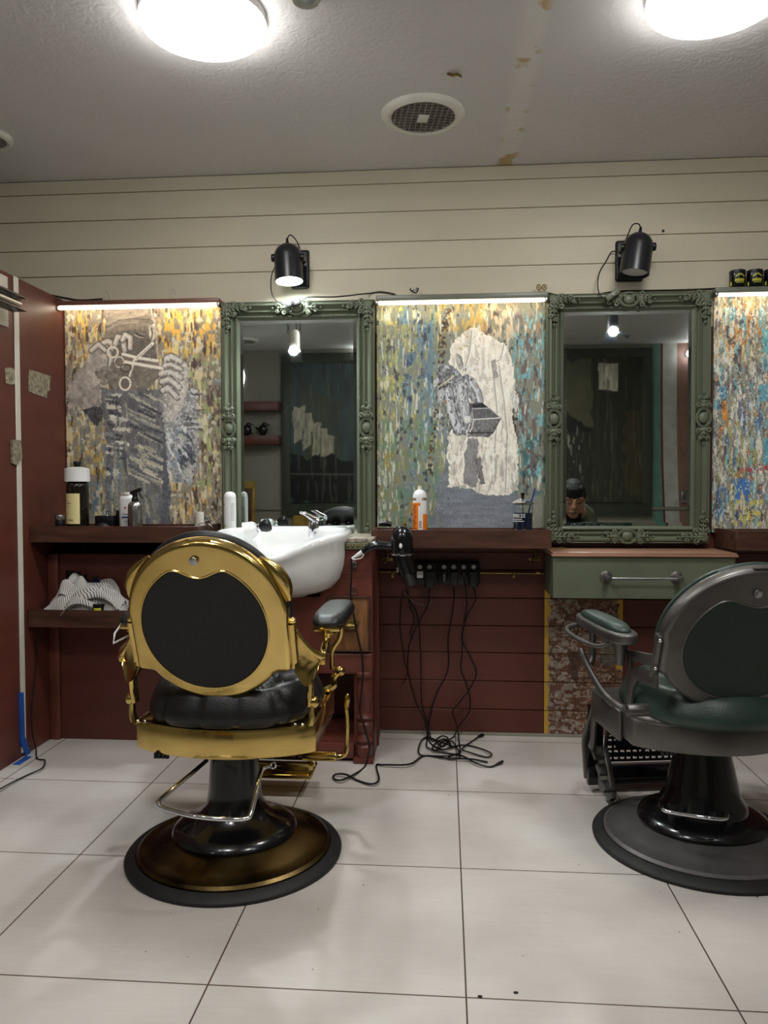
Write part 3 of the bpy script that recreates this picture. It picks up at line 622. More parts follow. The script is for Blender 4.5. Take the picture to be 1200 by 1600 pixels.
def ceiling_vent(p, r, label):
    t = thing('ceiling_vent', label, 'vent', p, group='round ceiling vents')
    MB().lathe([(r * .74, -.004), (r * .76, -.016), (r * .84, -.022), (r * .95, -.017), (r, -.006), (r, 0), (r * .74, 0)], p, 44).build('rim', 'vent', t)
    MB().lathe([(0, -.0015), (r * .76, -.0015), (r * .76, 0), (0, 0)], p, 32).build('duct_opening', 'duct', t)
    b = MB(); R = r * .75
    for k in range(-5, 6):
        o = k * R / 5.6; h = math.sqrt(R * R - o * o)
        for a in (0, 1):
            X = T(p) @ rotz(.16 + a * PI / 2)
            b.box(-h, h, o - .0018, o + .0018, -.017, -.002, X=X)
            if a == 0:
                for j in range(-6, 7):
                    q = j * R / 5.6
                    if q * q + o * o < (R * .86) ** 2: b.box(q - .009, q + .009, o + .001, o + .012, -.008, -.004, X=X @ T(0, 0, 0))
    b.build('grille', 'ventdark', t)
    MB().box(-.02, .02, -.03, .03, -.021, -.014, .002, X=T(p) @ rotz(.2)).build('badge', 'vent', t)
ceiling_vent(pz(661, 178, CZ), .166, 'round ceiling vent with grey egg-crate grille near the middle of the ceiling')
ceiling_vent(pz(-24, 213, CZ), .11, 'small round ceiling vent cut off by the left edge of the photo')
ceiling_vent(pm(380, 523, -.47) * 1 + Vector((0, 0, CZ - pm(380, 523, -.47).z)), .16, 'round ceiling vent seen only in the mirror above the basin')
tag(MB().lathe([(0, 0), (.045, 0), (.048, -.012), (.04, -.026), (.02, -.032), (0, -.033)], pz(478, -12, CZ), 28).build('smoke_detector', 'steel'), 'small grey smoke detector on the ceiling at the top edge, right of the left lamp', 'smoke detector')
_h = pz(708, 112, CZ)
tag(MB().tube([(_h.x - .02, _h.y + .01, CZ - .001), (_h.x, _h.y, CZ - .012), (_h.x + .015, _h.y, CZ - .010), (_h.x + .03, _h.y + .01, CZ - .014)], [.004, .006, .005, .003], 7, smooth=3).build('hook', 'oldbrass'), 'tiny rusty hook stub on the ceiling above the round vent', 'hook')

# ---------------------------------------------------------------- paintings
def rect3(x0, y0, x1, y1, Y):
    a, b_ = py(x0, (y0 + y1) / 2, Y).x, py(x1, (y0 + y1) / 2, Y).x; xm = (x0 + x1) / 2
    return a, b_, py(xm, y0, Y).z, py(xm, y1, Y).z
PY = WY - .018
def painting(cv, x0, x1, ztop, zbot, label):
    cv.punch = 1.22; cv.lift = .035
    t = board('painting', cv, (x0, PY, ztop), (x1, PY, ztop), (x0, PY, zbot), 'paint', thick=.016); tag(t, label, 'painting', 'knifed mural panels'); return t
x0, x1, zt, zb = rect3(100, 474, 346, 826, PY)
painting(painting_scissors(), LX + .004, x1, zt, .955, 'mural panel of a bearded figure holding up open scissors, left of the first mirror')
x0, x1, zt, zb = rect3(589, 470, 852, 830, PY)
painting(painting_tunic(), x0, x1, zt, .955, 'mural panel of a headless white tunic and hand holding a tin, between the two mirrors')
x0, x1, zt, zb = rect3(1114, 460, 1230, 830, PY)
painting(painting_streaks(), x0, x1, zt, .955, 'mural panel of turquoise, orange and grey streaks at the right edge')

# ---------------------------------------------------------------- light bars
def light_bar(x0, x1, yt, ym, yb, housing, label, Y=3.53):
    xm = (x0 + x1) / 2; A, B = py(x0, ym, Y), py(x1, ym, Y); zt, zm, zb_ = py(xm, yt, Y).z, py(xm, ym, Y).z, py(xm, yb, Y).z
    t = thing('light_bar', label, 'light bar', ((A.x + B.x) / 2, WY, zb_), group='light bars over the murals')
    MB().box(A.x, B.x, Y, WY + .004, zm, zt, .004).build('housing', housing, t)
    MB().box(A.x + .012, B.x - .012, Y + .008, Y + .034, zb_ + .003, zm + .002, .006).build('diffuser', 'led', t)
    for s in (A.x + .006, B.x - .006): MB().box(s - .006, s + .006, Y + .002, Y + .036, zb_ - .001, zm + .002, .003).build('end_cap', 'steel', t)
    for s in (.25, .75): MB().ball((A.x + (B.x - A.x) * s, Y - .001, (zt + zm) / 2), .003, 8).build('screw', 'steel', t)
    return t
light_bar(86, 342, 467.5, 475, 481, 'brown_bar', 'lit brown light bar over the scissors mural')
light_bar(587, 856, 458.5, 467.5, 473, 'grey_bar', 'lit grey-green light bar over the white tunic mural')
light_bar(1119, 1260, 447, 456, 461, 'grey_bar', 'lit grey light bar at the right edge under the black tins')
# light bar on the side partition, cut by the left edge
A = Vector((LX + .085, pxx(28, 475, LX + .085).y, pxx(28, 475, LX + .085).z))
t = thing('light_bar', 'unlit tubular light bar with black guards on the side partition, cut by the left edge', 'light bar', A)
MB().cyl(A, A + Vector((0, -.75, 0)), .019, bev=.004).build('tube', 'steel', t)
for dz, s in ((.026, 1), (-.026, -1)): MB().box(A.x - .034, A.x + .03, A.y - .75, A.y + .012, A.z + dz - .004, A.z + dz + .004, .002).build('guard', 'black', t)
MB().box(LX, A.x - .01, A.y - .2, A.y - .12, A.z - .012, A.z + .012, .003).build('bracket', 'black', t)
p = pxx(5, 470, LX)
tag(MB().box(LX, LX + .008, p.y - .08, p.y + .025, pxx(6, 510, LX).z, pxx(6, 431, LX).z, .003).build('wall_plate', 'offwhite'), 'white plate on the partition behind the tubular light bar, at the left edge', 'plate')

# ---------------------------------------------------------------- ornate mirrors
def leafy(b, c, ang, L, w, y, lift=.010):
    """a pointed leaf lying on the frame face, from c towards ang"""
    X = T(c[0], y - lift * .35, c[1]) @ roty(-ang)
    b.ball((0, 0, 0), (L * .5, lift, w * .5), 10, X=None) if False else None
    bb = bmesh.new(); bmesh.ops.create_uvsphere(bb, u_segments=10, v_segments=6, radius=1)
    for v in bb.verts: v.co = Vector((L * .5 * v.co.x + L * .5, lift * v.co.y * (1 - .3 * v.co.x), w * .5 * v.co.z * (1 - .55 * v.co.x)))
    b._merge(bb, X)
def curl(b, c, r, a0, turns, y, th=.0045, d=1):
    pts = []
    for k in range(15):
        q = k / 14; a = a0 + d * turns * 2 * PI * q; rr = r * (1 - .8 * q); pts.append((c[0] + rr * math.cos(a), y - .004 - .006 * q, c[1] + rr * math.sin(a)))
    b.tube(pts, [th * .7, th, th, th * 1.1], 6)
def mirror(X0, X1, Z0, Z1, w, label):
    Yf, Yb = 3.545, WY - .001
    t = thing('wall_mirror', label, 'mirror', ((X0 + X1) / 2, WY, Z0), group='sage framed mirrors')
    prof = [(0, Yb), (0, Yf + .018), (.04, Yf + .008), (.12, Yf + .012), (.16, Yf + .004), (.25, Yf + .002), (.33, Yf + .014), (.46, Yf + .022), (.52, Yf + .014), (.58, Yf + .012), (.64, Yf + .024), (.74, Yf + .030), (.79, Yf + .020), (.88, Yf + .020), (.93, Yf + .030), (1, Yf + .034), (1, Yb)]
    b = MB(); R = [[b.bm.verts.new(v) for v in ((X0 + w * q, y, Z0 + w * q), (X1 - w * q, y, Z0 + w * q), (X1 - w * q, y, Z1 - w * q), (X0 + w * q, y, Z1 - w * q))] for q, y in prof]
    for A_, B_ in zip(R, R[1:]):
        for k in range(4): b.bm.faces.new([A_[k], A_[(k + 1) % 4], B_[(k + 1) % 4], B_[k]])
    b.build('frame', 'green', t, angle=25)
    b = MB(); q = .83 * w; yy = Yf + .017; step = .0085
    def bead(x, z):
        bb = bmesh.new(); bmesh.ops.create_icosphere(bb, subdivisions=1, radius=.0034); b._merge(bb, T(x, yy, z))
    x = X0 + q
    while x < X1 - q: bead(x, Z0 + q); bead(x, Z1 - q); x += step
    z = Z0 + q
    while z < Z1 - q: bead(X0 + q, z); bead(X1 - q, z); z += step
    b.build('beading', 'green', t)
    y = Yf + .006
    for cx, cz, sx, sz in ((X0, Z0, 1, 1), (X1, Z0, -1, 1), (X1, Z1, -1, -1), (X0, Z1, 1, -1)):      # corner acanthus
        b = MB()
        def P(u, v): return (cx + sx * u, cz + sz * v)
        def An(a): return math.atan2(sz * math.sin(a), sx * math.cos(a))
        leafy(b, P(.012, .012), An(PI / 4), .062, .026, y, .009); leafy(b, P(.012, .012), An(PI / 4 + .5), .045, .018, y, .009); leafy(b, P(.012, .012), An(PI / 4 - .5), .045, .018, y, .009)
        for k in range(5):
            u = .03 + k * .021; s = 1 - k * .14
            for (p0, aa, side) in (((u, .030), .0, 1), ((.030, u), PI / 2, -1)):
                leafy(b, P(*p0), An(aa + side * .75), .034 * s, .018 * s, y, .009); leafy(b, P(*p0), An(aa - side * .75), .030 * s, .016 * s, y, .009)
                leafy(b, P(*p0), An(aa), .034 * s, .013 * s, y - .003, .008)
        for p0, rr in (((.058, .012), .014), ((.012, .058), .014), ((.062, .058), .013), ((.10, .016), .011), ((.016, .10), .011), ((.116, .036), .010), ((.036, .116), .010)):
            curl(b, P(*p0), rr, 1.0 * sx, 1.4, y, d=sx * sz)
        for p0 in ((.02, .02), (.045, .02), (.02, .045), (.140, .031), (.031, .140)): b.ball((P(*p0)[0], y - .006, P(*p0)[1]), .0065, 8)
        b.build('corner_ornament', 'green', t)
    xm, zm = (X0 + X1) / 2, (Z0 + Z1) / 2
    for c0, a in (((xm, Z0 + w * .42), 0), ((xm, Z1 - w * .42), 0), ((X0 + w * .42, zm), PI / 2), ((X1 - w * .42, zm), PI / 2)):   # cartouches
        b = MB(); ca, sa = math.cos(a), math.sin(a)
        def P(u, v): return (c0[0] + ca * u - sa * v, c0[1] + sa * u + ca * v)
        b.ball((c0[0], y, c0[1]), (.026 if a == 0 else .022, .012, .022 if a == 0 else .026), 16)
        for rr in (.032, .038): b.tube([(P(rr * 1.15 * math.cos(k * PI / 8), rr * .85 * math.sin(k * PI / 8))[0], y - .004, P(rr * 1.15 * math.cos(k * PI / 8), rr * .85 * math.sin(k * PI / 8))[1]) for k in range(16)], .0028, 6, closed=True)
        for s in (-1, 1):
            for k in range(3):
                u = s * (.044 + k * .018); q = 1 - k * .22
                leafy(b, P(u, 0), a + (0 if s > 0 else PI) + .7, .030 * q, .016 * q, y, .008); leafy(b, P(u, 0), a + (0 if s > 0 else PI) - .7, .030 * q, .016 * q, y, .008)
                leafy(b, P(u, 0), a + (0 if s > 0 else PI), .03 * q, .012 * q, y - .003, .008)
            for v in (-1, 1): curl(b, P(s * .056, v * .022), .012, 0, 1.3, y, d=s * v); curl(b, P(s * .09, v * .014), .009, 0, 1.2, y, d=-s * v)
            b.ball((P(s * .112, 0)[0], y - .003, P(s * .112, 0)[1]), .005, 8)
        b.build('side_ornament', 'green', t)
    gx0, gx1, gz0, gz1 = X0 + w, X1 - w, Z0 + w, Z1 - w; bv = .016
    b = MB(); o_ = [(gx0, gz0), (gx1, gz0), (gx1, gz1), (gx0, gz1)]; i_ = [(gx0 + bv, gz0 + bv), (gx1 - bv, gz0 + bv), (gx1 - bv, gz1 - bv), (gx0 + bv, gz1 - bv)]
    Vo = [b.bm.verts.new((x, MY + .0012, z)) for x, z in o_]; Vi = [b.bm.verts.new((x, MY, z)) for x, z in i_]; Vb = [b.bm.verts.new((x, MY + .006, z)) for x, z in o_]
    b.bm.faces.new(Vi)
    for k in range(4): b.bm.faces.new([Vo[k], Vo[(k + 1) % 4], Vi[(k + 1) % 4], Vi[k]]); b.bm.faces.new([Vb[k], Vb[(k + 1) % 4], Vo[(k + 1) % 4], Vo[k]])
    b.bm.faces.new(Vb[::-1]); b.build('glass', 'mirror', t, flat=True)
    return t
Yq = 3.56
x0, x1, zt, zb = rect3(347, 470, 585, 866, Yq)
mirror(x0, x1, zt - (zt - zb), zt, .083, 'mirror in an ornate sage frame behind the white basin')
x0, x1, zt, zb = rect3(854, 457, 1110, 849, Yq)
mirror(x0, x1, zb, zt, .077, 'mirror in an ornate sage frame above the green wall drawer, showing a seated man')

# ---------------------------------------------------------------- wall spotlights
def spotlight(plate, head_top, head_bot, lit, label, cabl, side):
    Yh = 3.50
    p0, p1 = py(plate[0], plate[1], WY), py(plate[2], plate[3], WY)
    t = thing('wall_spotlight', label, 'wall light', ((p0.x + p1.x) / 2, WY, p1.z), group='black wall spotlights')
    MB().box(p0.x, p1.x, WY - .018, WY + .004, p1.z, p0.z, .012, seg=3).build('wall_plate', 'satin', t)
    a, c = py(*head_top, Yh), py(*head_bot, Yh - .015); L = (c - a).length; R = .0635
    X = along(a, c)
    k = MB(); pr = [(0, 0)] + [(R * math.sin(i * PI / 16), R * (1 - math.cos(i * PI / 16))) for i in range(1, 9)] + [(R, L), (R - .003, L), (R - .004, L * .55), (0, L * .55)]
    hd = k.lathe(pr, seg=36, X=X).build('shade', 'satin', t)
    MB().lathe([(0, L - .012), (R * .9, L - .012), (R * .93, L - .016), (0, L - .02)], seg=30, X=X).build('lamp_face', 'spotglow' if lit else 'white', t)
    ax = (c - a).normalized(); side_v = Vector((1, 0, 0)); m = a + ax * R
    for s in (-1, 1): MB().cyl(m + side_v * s * (R - .004), m + side_v * s * (R + .012), .018, seg=18, bev=.003).build('pivot_knob', 'black', t)
    e = m + side_v * side * (R + .009)
    MB().tube([e, e + Vector((0, .05, -.002)), Vector(((p0.x + p1.x) / 2, WY - .018, e.z - .01))], .009, 8, flat=.45, up=(0, 0, 1)).build('bracket', 'satin', t)
    MB().cyl(a - ax * .004, a - ax * .026, .008, .005).build('strain_relief', 'black', t)
    pts = [a - ax * .02] + [py(*q, Yh + .03) for q in cabl[0]] + [py(*q, WY - .02) for q in cabl[1]]
    MB().tube(pts, .0028, 7, smooth=5).build('lead', 'cable', t)
    if lit:
        L_ = bpy.data.lights.new('spot_light', 'SPOT'); L_.energy = 16; L_.spot_size = 1.9; L_.spot_blend = .7; L_.color = (.86, .95, 1); L_.shadow_soft_size = .04
        lo = bpy.data.objects.new('spot_light', L_); COL.objects.link(lo); lo.parent = t; lo.matrix_local = T(-ORG[t.name]) @ T(c + ax * .004) @ (-ax).to_track_quat('Z', 'Y').to_matrix().to_4x4()
    return t
spotlight((455, 392, 484, 452), (449, 381), (452, 440), True, 'black wall spotlight shining over the mirror behind the basin', ([(453, 367), (461, 373)], [(467, 385), (467, 398)]), 1)
spotlight((961, 377, 1004, 440), (1000, 364), (991, 428), False, 'unlit black wall spotlight over the mirror on the right', ([(998, 350), (988, 352)], [(979, 372), (972, 385)]), -1)
def cable(name, pts, r, label, cat='cable', m='cable', sm=6, group=None):
    o = MB().tube(pts, r, 8, smooth=sm).build(name, m); return tag(o, label, cat, group)
cable('spotlight_cord', [py(429, 418, 3.58), py(424, 432, 3.56), py(424, 455, 3.545), py(432, 470, 3.535), py(449, 477, 3.53)], .0026, 'thin black cord from the lit spotlight down to its inline switch')
c0 = py(458, 474, 3.525)
t = thing('inline_switch', 'small grey inline switch resting on the first mirror frame below the lit spotlight', 'switch', c0)
MB().box(-.036, .036, -.013, .013, -.014, .014, .006, X=T(c0) @ roty(-.25)).build('case', 'gun', t); MB().cyl(c0 + Vector((.0, -.018, 0)), c0 + Vector((0, -.01, 0)), .008).build('button', 'black', t)
cable('lighting_cable', [py(*q, 3.525) for q in ((467, 473), (477, 466), (487, 464), (520, 464))] + [py(*q, 3.56) for q in ((545, 462), (560, 460))] + [py(*q, WY - .006) for q in ((580, 458), (592, 456), (604, 457), (618, 460))], .0032, 'black cable looping from the inline switch to the middle light bar')
cable('lighting_cable', [py(*q, WY - .006) for q in ((70, 459), (84, 462), (105, 466), (126, 469), (160, 467))], .0035, 'black cable running from the partition top to the left light bar')
cable('spotlight_cord', [py(963, 393, WY - .02), py(955, 394, 3.6), py(947, 408, 3.6), py(937, 425, 3.59), py(934, 445, 3.56), py(937, 460, 3.535), py(946, 468, 3.53)], .0026, 'thin black cord hanging left of the unlit spotlight')
c0 = py(957, 461, 3.525)
t = thing('inline_switch', 'dark green inline switch on the second mirror frame below the unlit spotlight', 'switch', c0)
MB().box(-.034, .034, -.013, .013, -.013, .013, .006, X=T(c0) @ roty(-.6)).build('case', 'green', t); MB().cyl(c0 + Vector((0, -.018, 0)), c0 + Vector((0, -.01, 0)), .007).build('button', 'gun', t)
cable('lighting_cable', [py(*q, WY - .008) for q in ((856, 458), (880, 462), (905, 463), (930, 460), (965, 455), (1000, 454), (1060, 453), (1110, 451), (1122, 450))], .0032, 'black cable lying along the top of the second mirror frame')

# ---------------------------------------------------------------- shelves and trays
def tray(x0, x1, y0, y1, z0, z1, label, end_l=True, end_r=True, extra=()):
    t = thing('shelf_tray', label, 'shelf', ((x0 + x1) / 2, y1, z0), group='walnut tray shelves'); th = .015
    MB().box(x0, x1, y0, y0 + th, z0, z1, .0012, seg=1).build('front_board', 'walnut', t)
    MB().box(x0, x1, y1 - th, y1, z0, z1 - .004, .0012, seg=1).build('back_board', 'walnut', t)
    MB().box(x0 + th, x1 - th, y0 + th, y1 - th, z0 + .004, z1 - .018, .001, seg=1).build('base_board', 'walnut', t)
    for k, on in ((x0, end_l), (x1 - th, end_r)):
        if on: MB().box(k, k + th, y0 + th, y1 - th, z0, z1, .0012, seg=1).build('end_board', 'walnut', t)
    for sx in [x0 + .012, x1 - .012] + list(extra):
        for sz in (z0 + .015, z1 - .015): MB().cyl((sx, y0 - .0008, sz), (sx, y0 + .002, sz), .0032, seg=10).build('screw', 'oldbrass', t)
    return t
YL = pxx(46, 835, LX).y
ZT1, ZB1 = py(180, 822.5, YL).z, py(180, 848, YL).z
XR1 = py(310, 835, YL).x
tray(LX + .002, XR1, YL, PY - .002, ZB1, ZT1, 'walnut tray shelf under the scissors mural carrying bottles', extra=((LX + XR1) / 2,))
YM = 3.34
xm0, xm1, ZT2, ZB2 = rect3(580, 828, 862, 857, YM)
tray(xm0, xm1, YM, PY - .002, ZB2, ZT2, 'walnut tray shelf under the white tunic mural, above the power sockets')
YR = 3.33
p = py(1151, 842, YR); tray(p.x, p.x + .6, YR, PY - .002, ZB2 - .004, ZT2 - .002, 'walnut tray shelf at the right edge under the streaked mural')
YB = pxx(43, 968, LX).y
za, zb_ = py(120, 954, YB).z, py(120, 981, YB).z
t = thing('lower_shelf', 'brown wooden lower shelf with a heaped striped cape, left of the gold chair', 'shelf', (-1.45, 3.43, zb_))
MB().box(LX + .002, -1.0, YB, YB + .02, zb_, za, .002, seg=1).build('front_board', 'walnut', t)
MB().box(LX + .002, -1.0, YB + .02, 3.428, zb_ + .01, za - .006, .001, seg=1).build('shelf_board', 'walnut', t)
ZL = za - .006

# ---------------------------------------------------------------- green wall drawer
YD = 3.33
x0, x1, zt, zb = rect3(864, 870, 1149, 936, YD)
t = thing('wall_cabinet', 'sage green wall box with worn wooden top and towel bar below the second mirror', 'cabinet', ((x0 + x1) / 2, WY, zb))
MB().box(x0, x1, YD, WY - .001, zb, zt, .002, seg=1).build('body', 'green', t)
b = MB(); b.box(x0 - .006, x1 + .008, YD - .014, 3.615, zt, zt + .010, .003).box(x0 - .002, x1 + .004, YD - .008, 3.614, zt + .010, zt + .017, .003); b.build('top_board', 'pinkwood', t)
MB().box(x0 + .02, x0 + .09, 3.565, 3.61, zt + .017, zt + .020, .001).build('hinge', 'oldbrass', t)
q0, q1 = py(951, 904, YD - .055), py(1063, 904, YD - .055)
tb = MB().cyl((q0.x - .005, q0.y, q0.z), (q1.x + .005, q1.y, q0.z), .006, seg=14).build('towel_bar', 'steel', t)
for q in (q0, q1):
    o = MB().cyl((q.x, YD - .068, q0.z), (q.x, YD, q0.z), .0125, seg=20, bev=.002).build('bracket', 'gun', tb)
    MB().lathe([(0, 0), (.026, 0), (.026, .004), (.018, .009), (0, .009)], seg=24, X=T(q.x, YD, q0.z) @ rotx(PI / 2)).build('rosette', 'gun', tb)

# ---------------------------------------------------------------- basin cabinet
YC = 3.215; cx0, cx1 = -.985, py(582, 1000, YC).x; zc = py(560, 841, YC).z
BX0 = py(444, 850, 3.30).x
t = thing('basin_cabinet', 'oxblood washstand cabinet with turned leg and drawer holding the white basin', 'cabinet', ((cx0 + cx1) / 2, WY - .02, 0))
MB().box(BX0 + .272, cx1 + .004, YC - .008, 3.60, zc - .018, zc, .003).box(cx0 - .005, BX0 - .272, YC - .008, 3.60, zc - .018, zc, .003).box(BX0 - .272, BX0 + .272, 3.576, 3.60, zc - .018, zc).build('top', 'counter', t)
MB().box(BX0 + .24, cx1 + .003, YC - .012, 3.60, zc - .034, zc - .018, .003).build('edge_moulding', 'mould', t)
def cz(y): return py(560, y, YC).z
b = MB(); b.box(cx0, cx1 - .001, YC, YC + .022, cz(1019), .70, .001, seg=1).box(BX0 + .22, cx1 - .001, YC, YC + .022, .78, zc - .03, .001, seg=1).box(cx0, BX0 - .22, YC, YC + .022, .78, zc - .03, .001, seg=1).box(BX0 + .17, cx1 - .001, YC, YC + .022, .70, .78).box(cx0, BX0 - .17, YC, YC + .022, .70, .78)
b.box(cx1 - .018, cx1, YC + .02, 3.60, 0, zc - .03).box(cx0, cx0 + .018, YC + .02, 3.60, 0, zc - .03); b.build('carcass', 'red_trim', t)
MB().box(cx0 + .018, cx1 - .018, 3.58, 3.60, 0, zc - .03).build('back_panel', 'red', t)
px_ = lambda x: py(x, 1000, YC).x
b = MB(); b.box(cx0, cx1, YC - .004, YC + .03, cz(1054), cz(1020), .012, seg=3); b.build('rail', 'red_trim', t)
b = MB(); b.box(px_(514), px_(578), YC - .010, YC, cz(1016), cz(932), .004)
dr = b.build('drawer_front', 'oak', t)
b = MB(); zz0, zz1, w_ = cz(1017), cz(931), .009
for bx in ((px_(513), px_(579), zz1 - w_, zz1), (px_(513), px_(579), zz0, zz0 + w_ * .6), (px_(513), px_(513) + w_, zz0, zz1), (px_(579) - w_, px_(579), zz0, zz1)): b.box(bx[0], bx[1], YC - .016, YC - .004, bx[2], bx[3], .003)
b.build('drawer_moulding', 'walnut', dr)
q = py(547, 980, YC - .01)
b = MB(); b.ball((q.x, q.y, q.z + .004), (.036, .026, .018), 20); b.box(q.x - .042, q.x + .042, q.y - .003, q.y + .003, q.z + .012, q.z + .03, .003)
o = b.build('cup_pull', 'oldbrass', dr); 
MB().box(px_(541), px_(550), YC - .014, YC - .009, cz(968), cz(955), .001).build('lock_plate', 'oldbrass', dr)
MB().box(px_(541), px_(576), YC - .014, YC - .0005, cz(858), cz(848.5), .002).build('riveted_plate', 'mould', t)
for x in (545, 552, 561, 570): MB().ball((px_(x), YC - .015, cz(853)), .0045, 8).build('rivet', 'oldbrass', t)
q = py(553, 882, YC); MB().box(q.x - .016, q.x + .016, q.y - .004, q.y, q.z - .018, q.z + .018, .002).build('lock_plate', 'red_trim', t)
MB().lathe([(.014, 0), (.014, .006), (.009, .008), (.009, .004), (0, .004)], seg=20, X=T(q + Vector((0, -.004, 0))) @ rotx(PI / 2)).build('keyhole', 'gun', t)
q = py(551, 922, YC - .006); MB().tube([(q.x + .017 * math.cos(a * PI / 10), q.y - .002, q.z + .017 * math.sin(a * PI / 10)) for a in range(20)], .002, 7, closed=True).build('ring_pull', 'gun', t)
MB().box(px_(520), px_(579), YC - .001, YC + .004, cz(898), cz(895.5), .001).build('bead', 'red_trim', t)
# turned corner leg on its square block
lx = px_(568.5); lr = .036
def lz(y): return py(568, y, YC - .01).z
prof = [(0, lz(1190)), (lr * .85, lz(1190))] 
for y, k in ((1178, .95), (1168, 1.0), (1164, .75), (1158, 1.05), (1152, .85), (1148, .7), (1142, .95), (1132, 1.0), (1128, .72), (1122, 1.08), (1117, .8), (1110, .72), (1095, .9), (1080, 1.0), (1068, .8), (1062, .72), (1058, 1.05), (1053, 1.05), (1050, .8)): prof.append((lr * k, lz(y)))
prof.append((0, lz(1050)))
MB().lathe(prof, (lx, YC + .018, 0), 28).build('turned_leg', 'red_trim', t)
MB().box(lx - .045, cx1, YC + .03, YC + .06, 0, cz(1050)).build('leg_post', 'red_trim', t); MB().box(cx0, cx0 + .09, YC + .0, YC + .05, 0, cz(1050), .002, seg=1).build('leg_post', 'red_trim', t)
MB().box(lx - .045, cx1 + .004, YC - .018, YC + .05, 0, cz(1190) + .018, .004).build('foot_block', 'red_trim', t)
b = MB(); b.box(cx0 + .09, lx - .045, YC + .005, YC + .03, .015, cz(1163), .003).box(cx0 + .02, cx1 - .02, YC + .02, 3.58, .07, .085); b.build('bottom_shelf', 'red_trim', t)
p0 = py(590, 868, 3.44)
tag(MB().box(p0.x - .009, p0.x + .004, 3.435, 3.455, pz(590, 1166).z + .0, p0.z, .002, seg=1).build('edge_board', 'red_trim'), 'narrow oxblood upright board standing in the gap right of the washstand', 'board')

# ---------------------------------------------------------------- shampoo basin
bc = py(444, 850, 3.30); BX, BYc = bc.x, 3.30
zr_ = py(440, 824, 3.55).z; zlow = py(438, 872, 3.03).z; zbot = py(470, 931, 3.25).z
t = thing('shampoo_basin', 'white porcelain backwash basin with a dipped neck rest, behind the gold chair', 'basin', (BX, BYc, zbot))
def rim(a):   # a = 0 faces the viewer (-Y)
    s, c = math.sin(a), math.cos(a); e = 2.6
    k = (abs(s) ** e + abs(c) ** e) ** (-1 / e)
    dip = max(0, c) ** 1.0 * math.exp(-(s / .50) ** 2)
    z = zr_ - (zr_ - zlow) * dip - .012 * max(0, c) * (1 - dip)
    return BX + .283 * k * s * (1 + .0 * c), BYc - .272 * k * c, z
NU = 72; b = MB()
outer = [(1.0, 0.0), (1.02, -.006), (1.02, -.03), (.985, -.045), (.955, -.10), (.92, -.15), (.84, -.21), (.70, -.255), (.52, -.278), (.36, -.29), (.30, -.30)]
inner = [(.975, .004), (.94, 0), (.91, -.02), (.86, -.06), (.78, -.11), (.62, -.15), (.36, -.168), (.08, -.17)]
rows = []
full = zr_ - zbot
for seq in ((inner[::-1]), outer):
    for k, dz in seq:
        ring = []
        for i in range(NU):
            x, y, z = rim(2 * PI * i / NU); f = (-dz) / .30; base = z + (zr_ - full - z) * min(1, max(0, f)) if seq is outer or dz < -.03 else z + dz
            if seq is not outer: base = min(z + max(dz, -.02), z) + (zr_ - .17 - z + .0) * min(1, max(0, (-dz - .02) / .15)) if dz < -.02 else z + dz
            off = .03 * min(1, max(0, f)) * (1 if seq is outer else 0)
            ring.append(b.bm.verts.new((BX + (x - BX) * k + off, BYc + (y - BYc) * k - .02 * max(0, f), base)))
        rows.append(ring)
for A_, B_ in zip(rows, rows[1:]):
    for i in range(NU): b.bm.faces.new([A_[i], A_[(i + 1) % NU], B_[(i + 1) % NU], B_[i]])
b.bm.faces.new(rows[0]); b.bm.faces.new(rows[-1][::-1])
b.build('bowl', 'porcelain', t, angle=70)
q = py(490, 833, 3.47)
f = MB().cyl((q.x, q.y, q.z - .02), (q.x, q.y, q.z + .055), .026, .024, 24, .004).build('tap_body', 'chrome', t)
MB().tube([(q.x + .02, q.y, q.z + .06), (q.x - .0, q.y - .01, q.z + .068), (q.x - .03, q.y - .03, q.z + .088), (q.x - .055, q.y - .045, q.z + .095)], [.022, .020, .012, .005], 12, flat=.6, smooth=5).build('tap_lever', 'chrome', f)
q = py(411, 824, 3.40)
o = MB().lathe([(0, -.05), (.045, -.05), (.034, -.01), (.026, .0), (0, .0)], seg=24, X=T(q + Vector((-.03, 0, -.002))) @ roty(1.2)).build('spray_holder', 'porcelain', t)
o = MB().cyl(q + Vector((-.028, 0, -.004)), q + Vector((-.008, -.004, .002)), .018, .02, 20, .003).build('spray_collar', 'chrome', t)
b = MB(); b.lathe([(0, 0), (.020, 0), (.028, .02), (.030, .034), (.026, .044), (0, .046)], seg=20, X=T(q + Vector((-.01, -.004, .0))) @ roty(1.25)); b.box(-.008, .012, -.012, .012, -.01, .012, .003, X=T(q + Vector((.016, -.01, .024)) ) @ roty(.5)); b.build('spray_head', 'black', t)
b = MB(); q = py(338, 834, 3.40); b.box(-.07, .02, -.012, .012, -.002, .006, .002, X=T(q.x, q.y, zc + .002) @ rotz(.5)); tag(b.build('comb', 'inkblue'), 'blue plastic comb lying left of the white basin', 'comb')
b = MB(); b.tube([(q.x - .06, q.y - .05, zc + .006), (q.x + .0, q.y - .05, zc + .008), (q.x + .03, q.y - .03, zc + .008)], [.004, .008, .006], 8, smooth=4); tag(b.build('hair_clip', 'black'), 'small black hair clip lying beside the blue comb', 'hair clip')
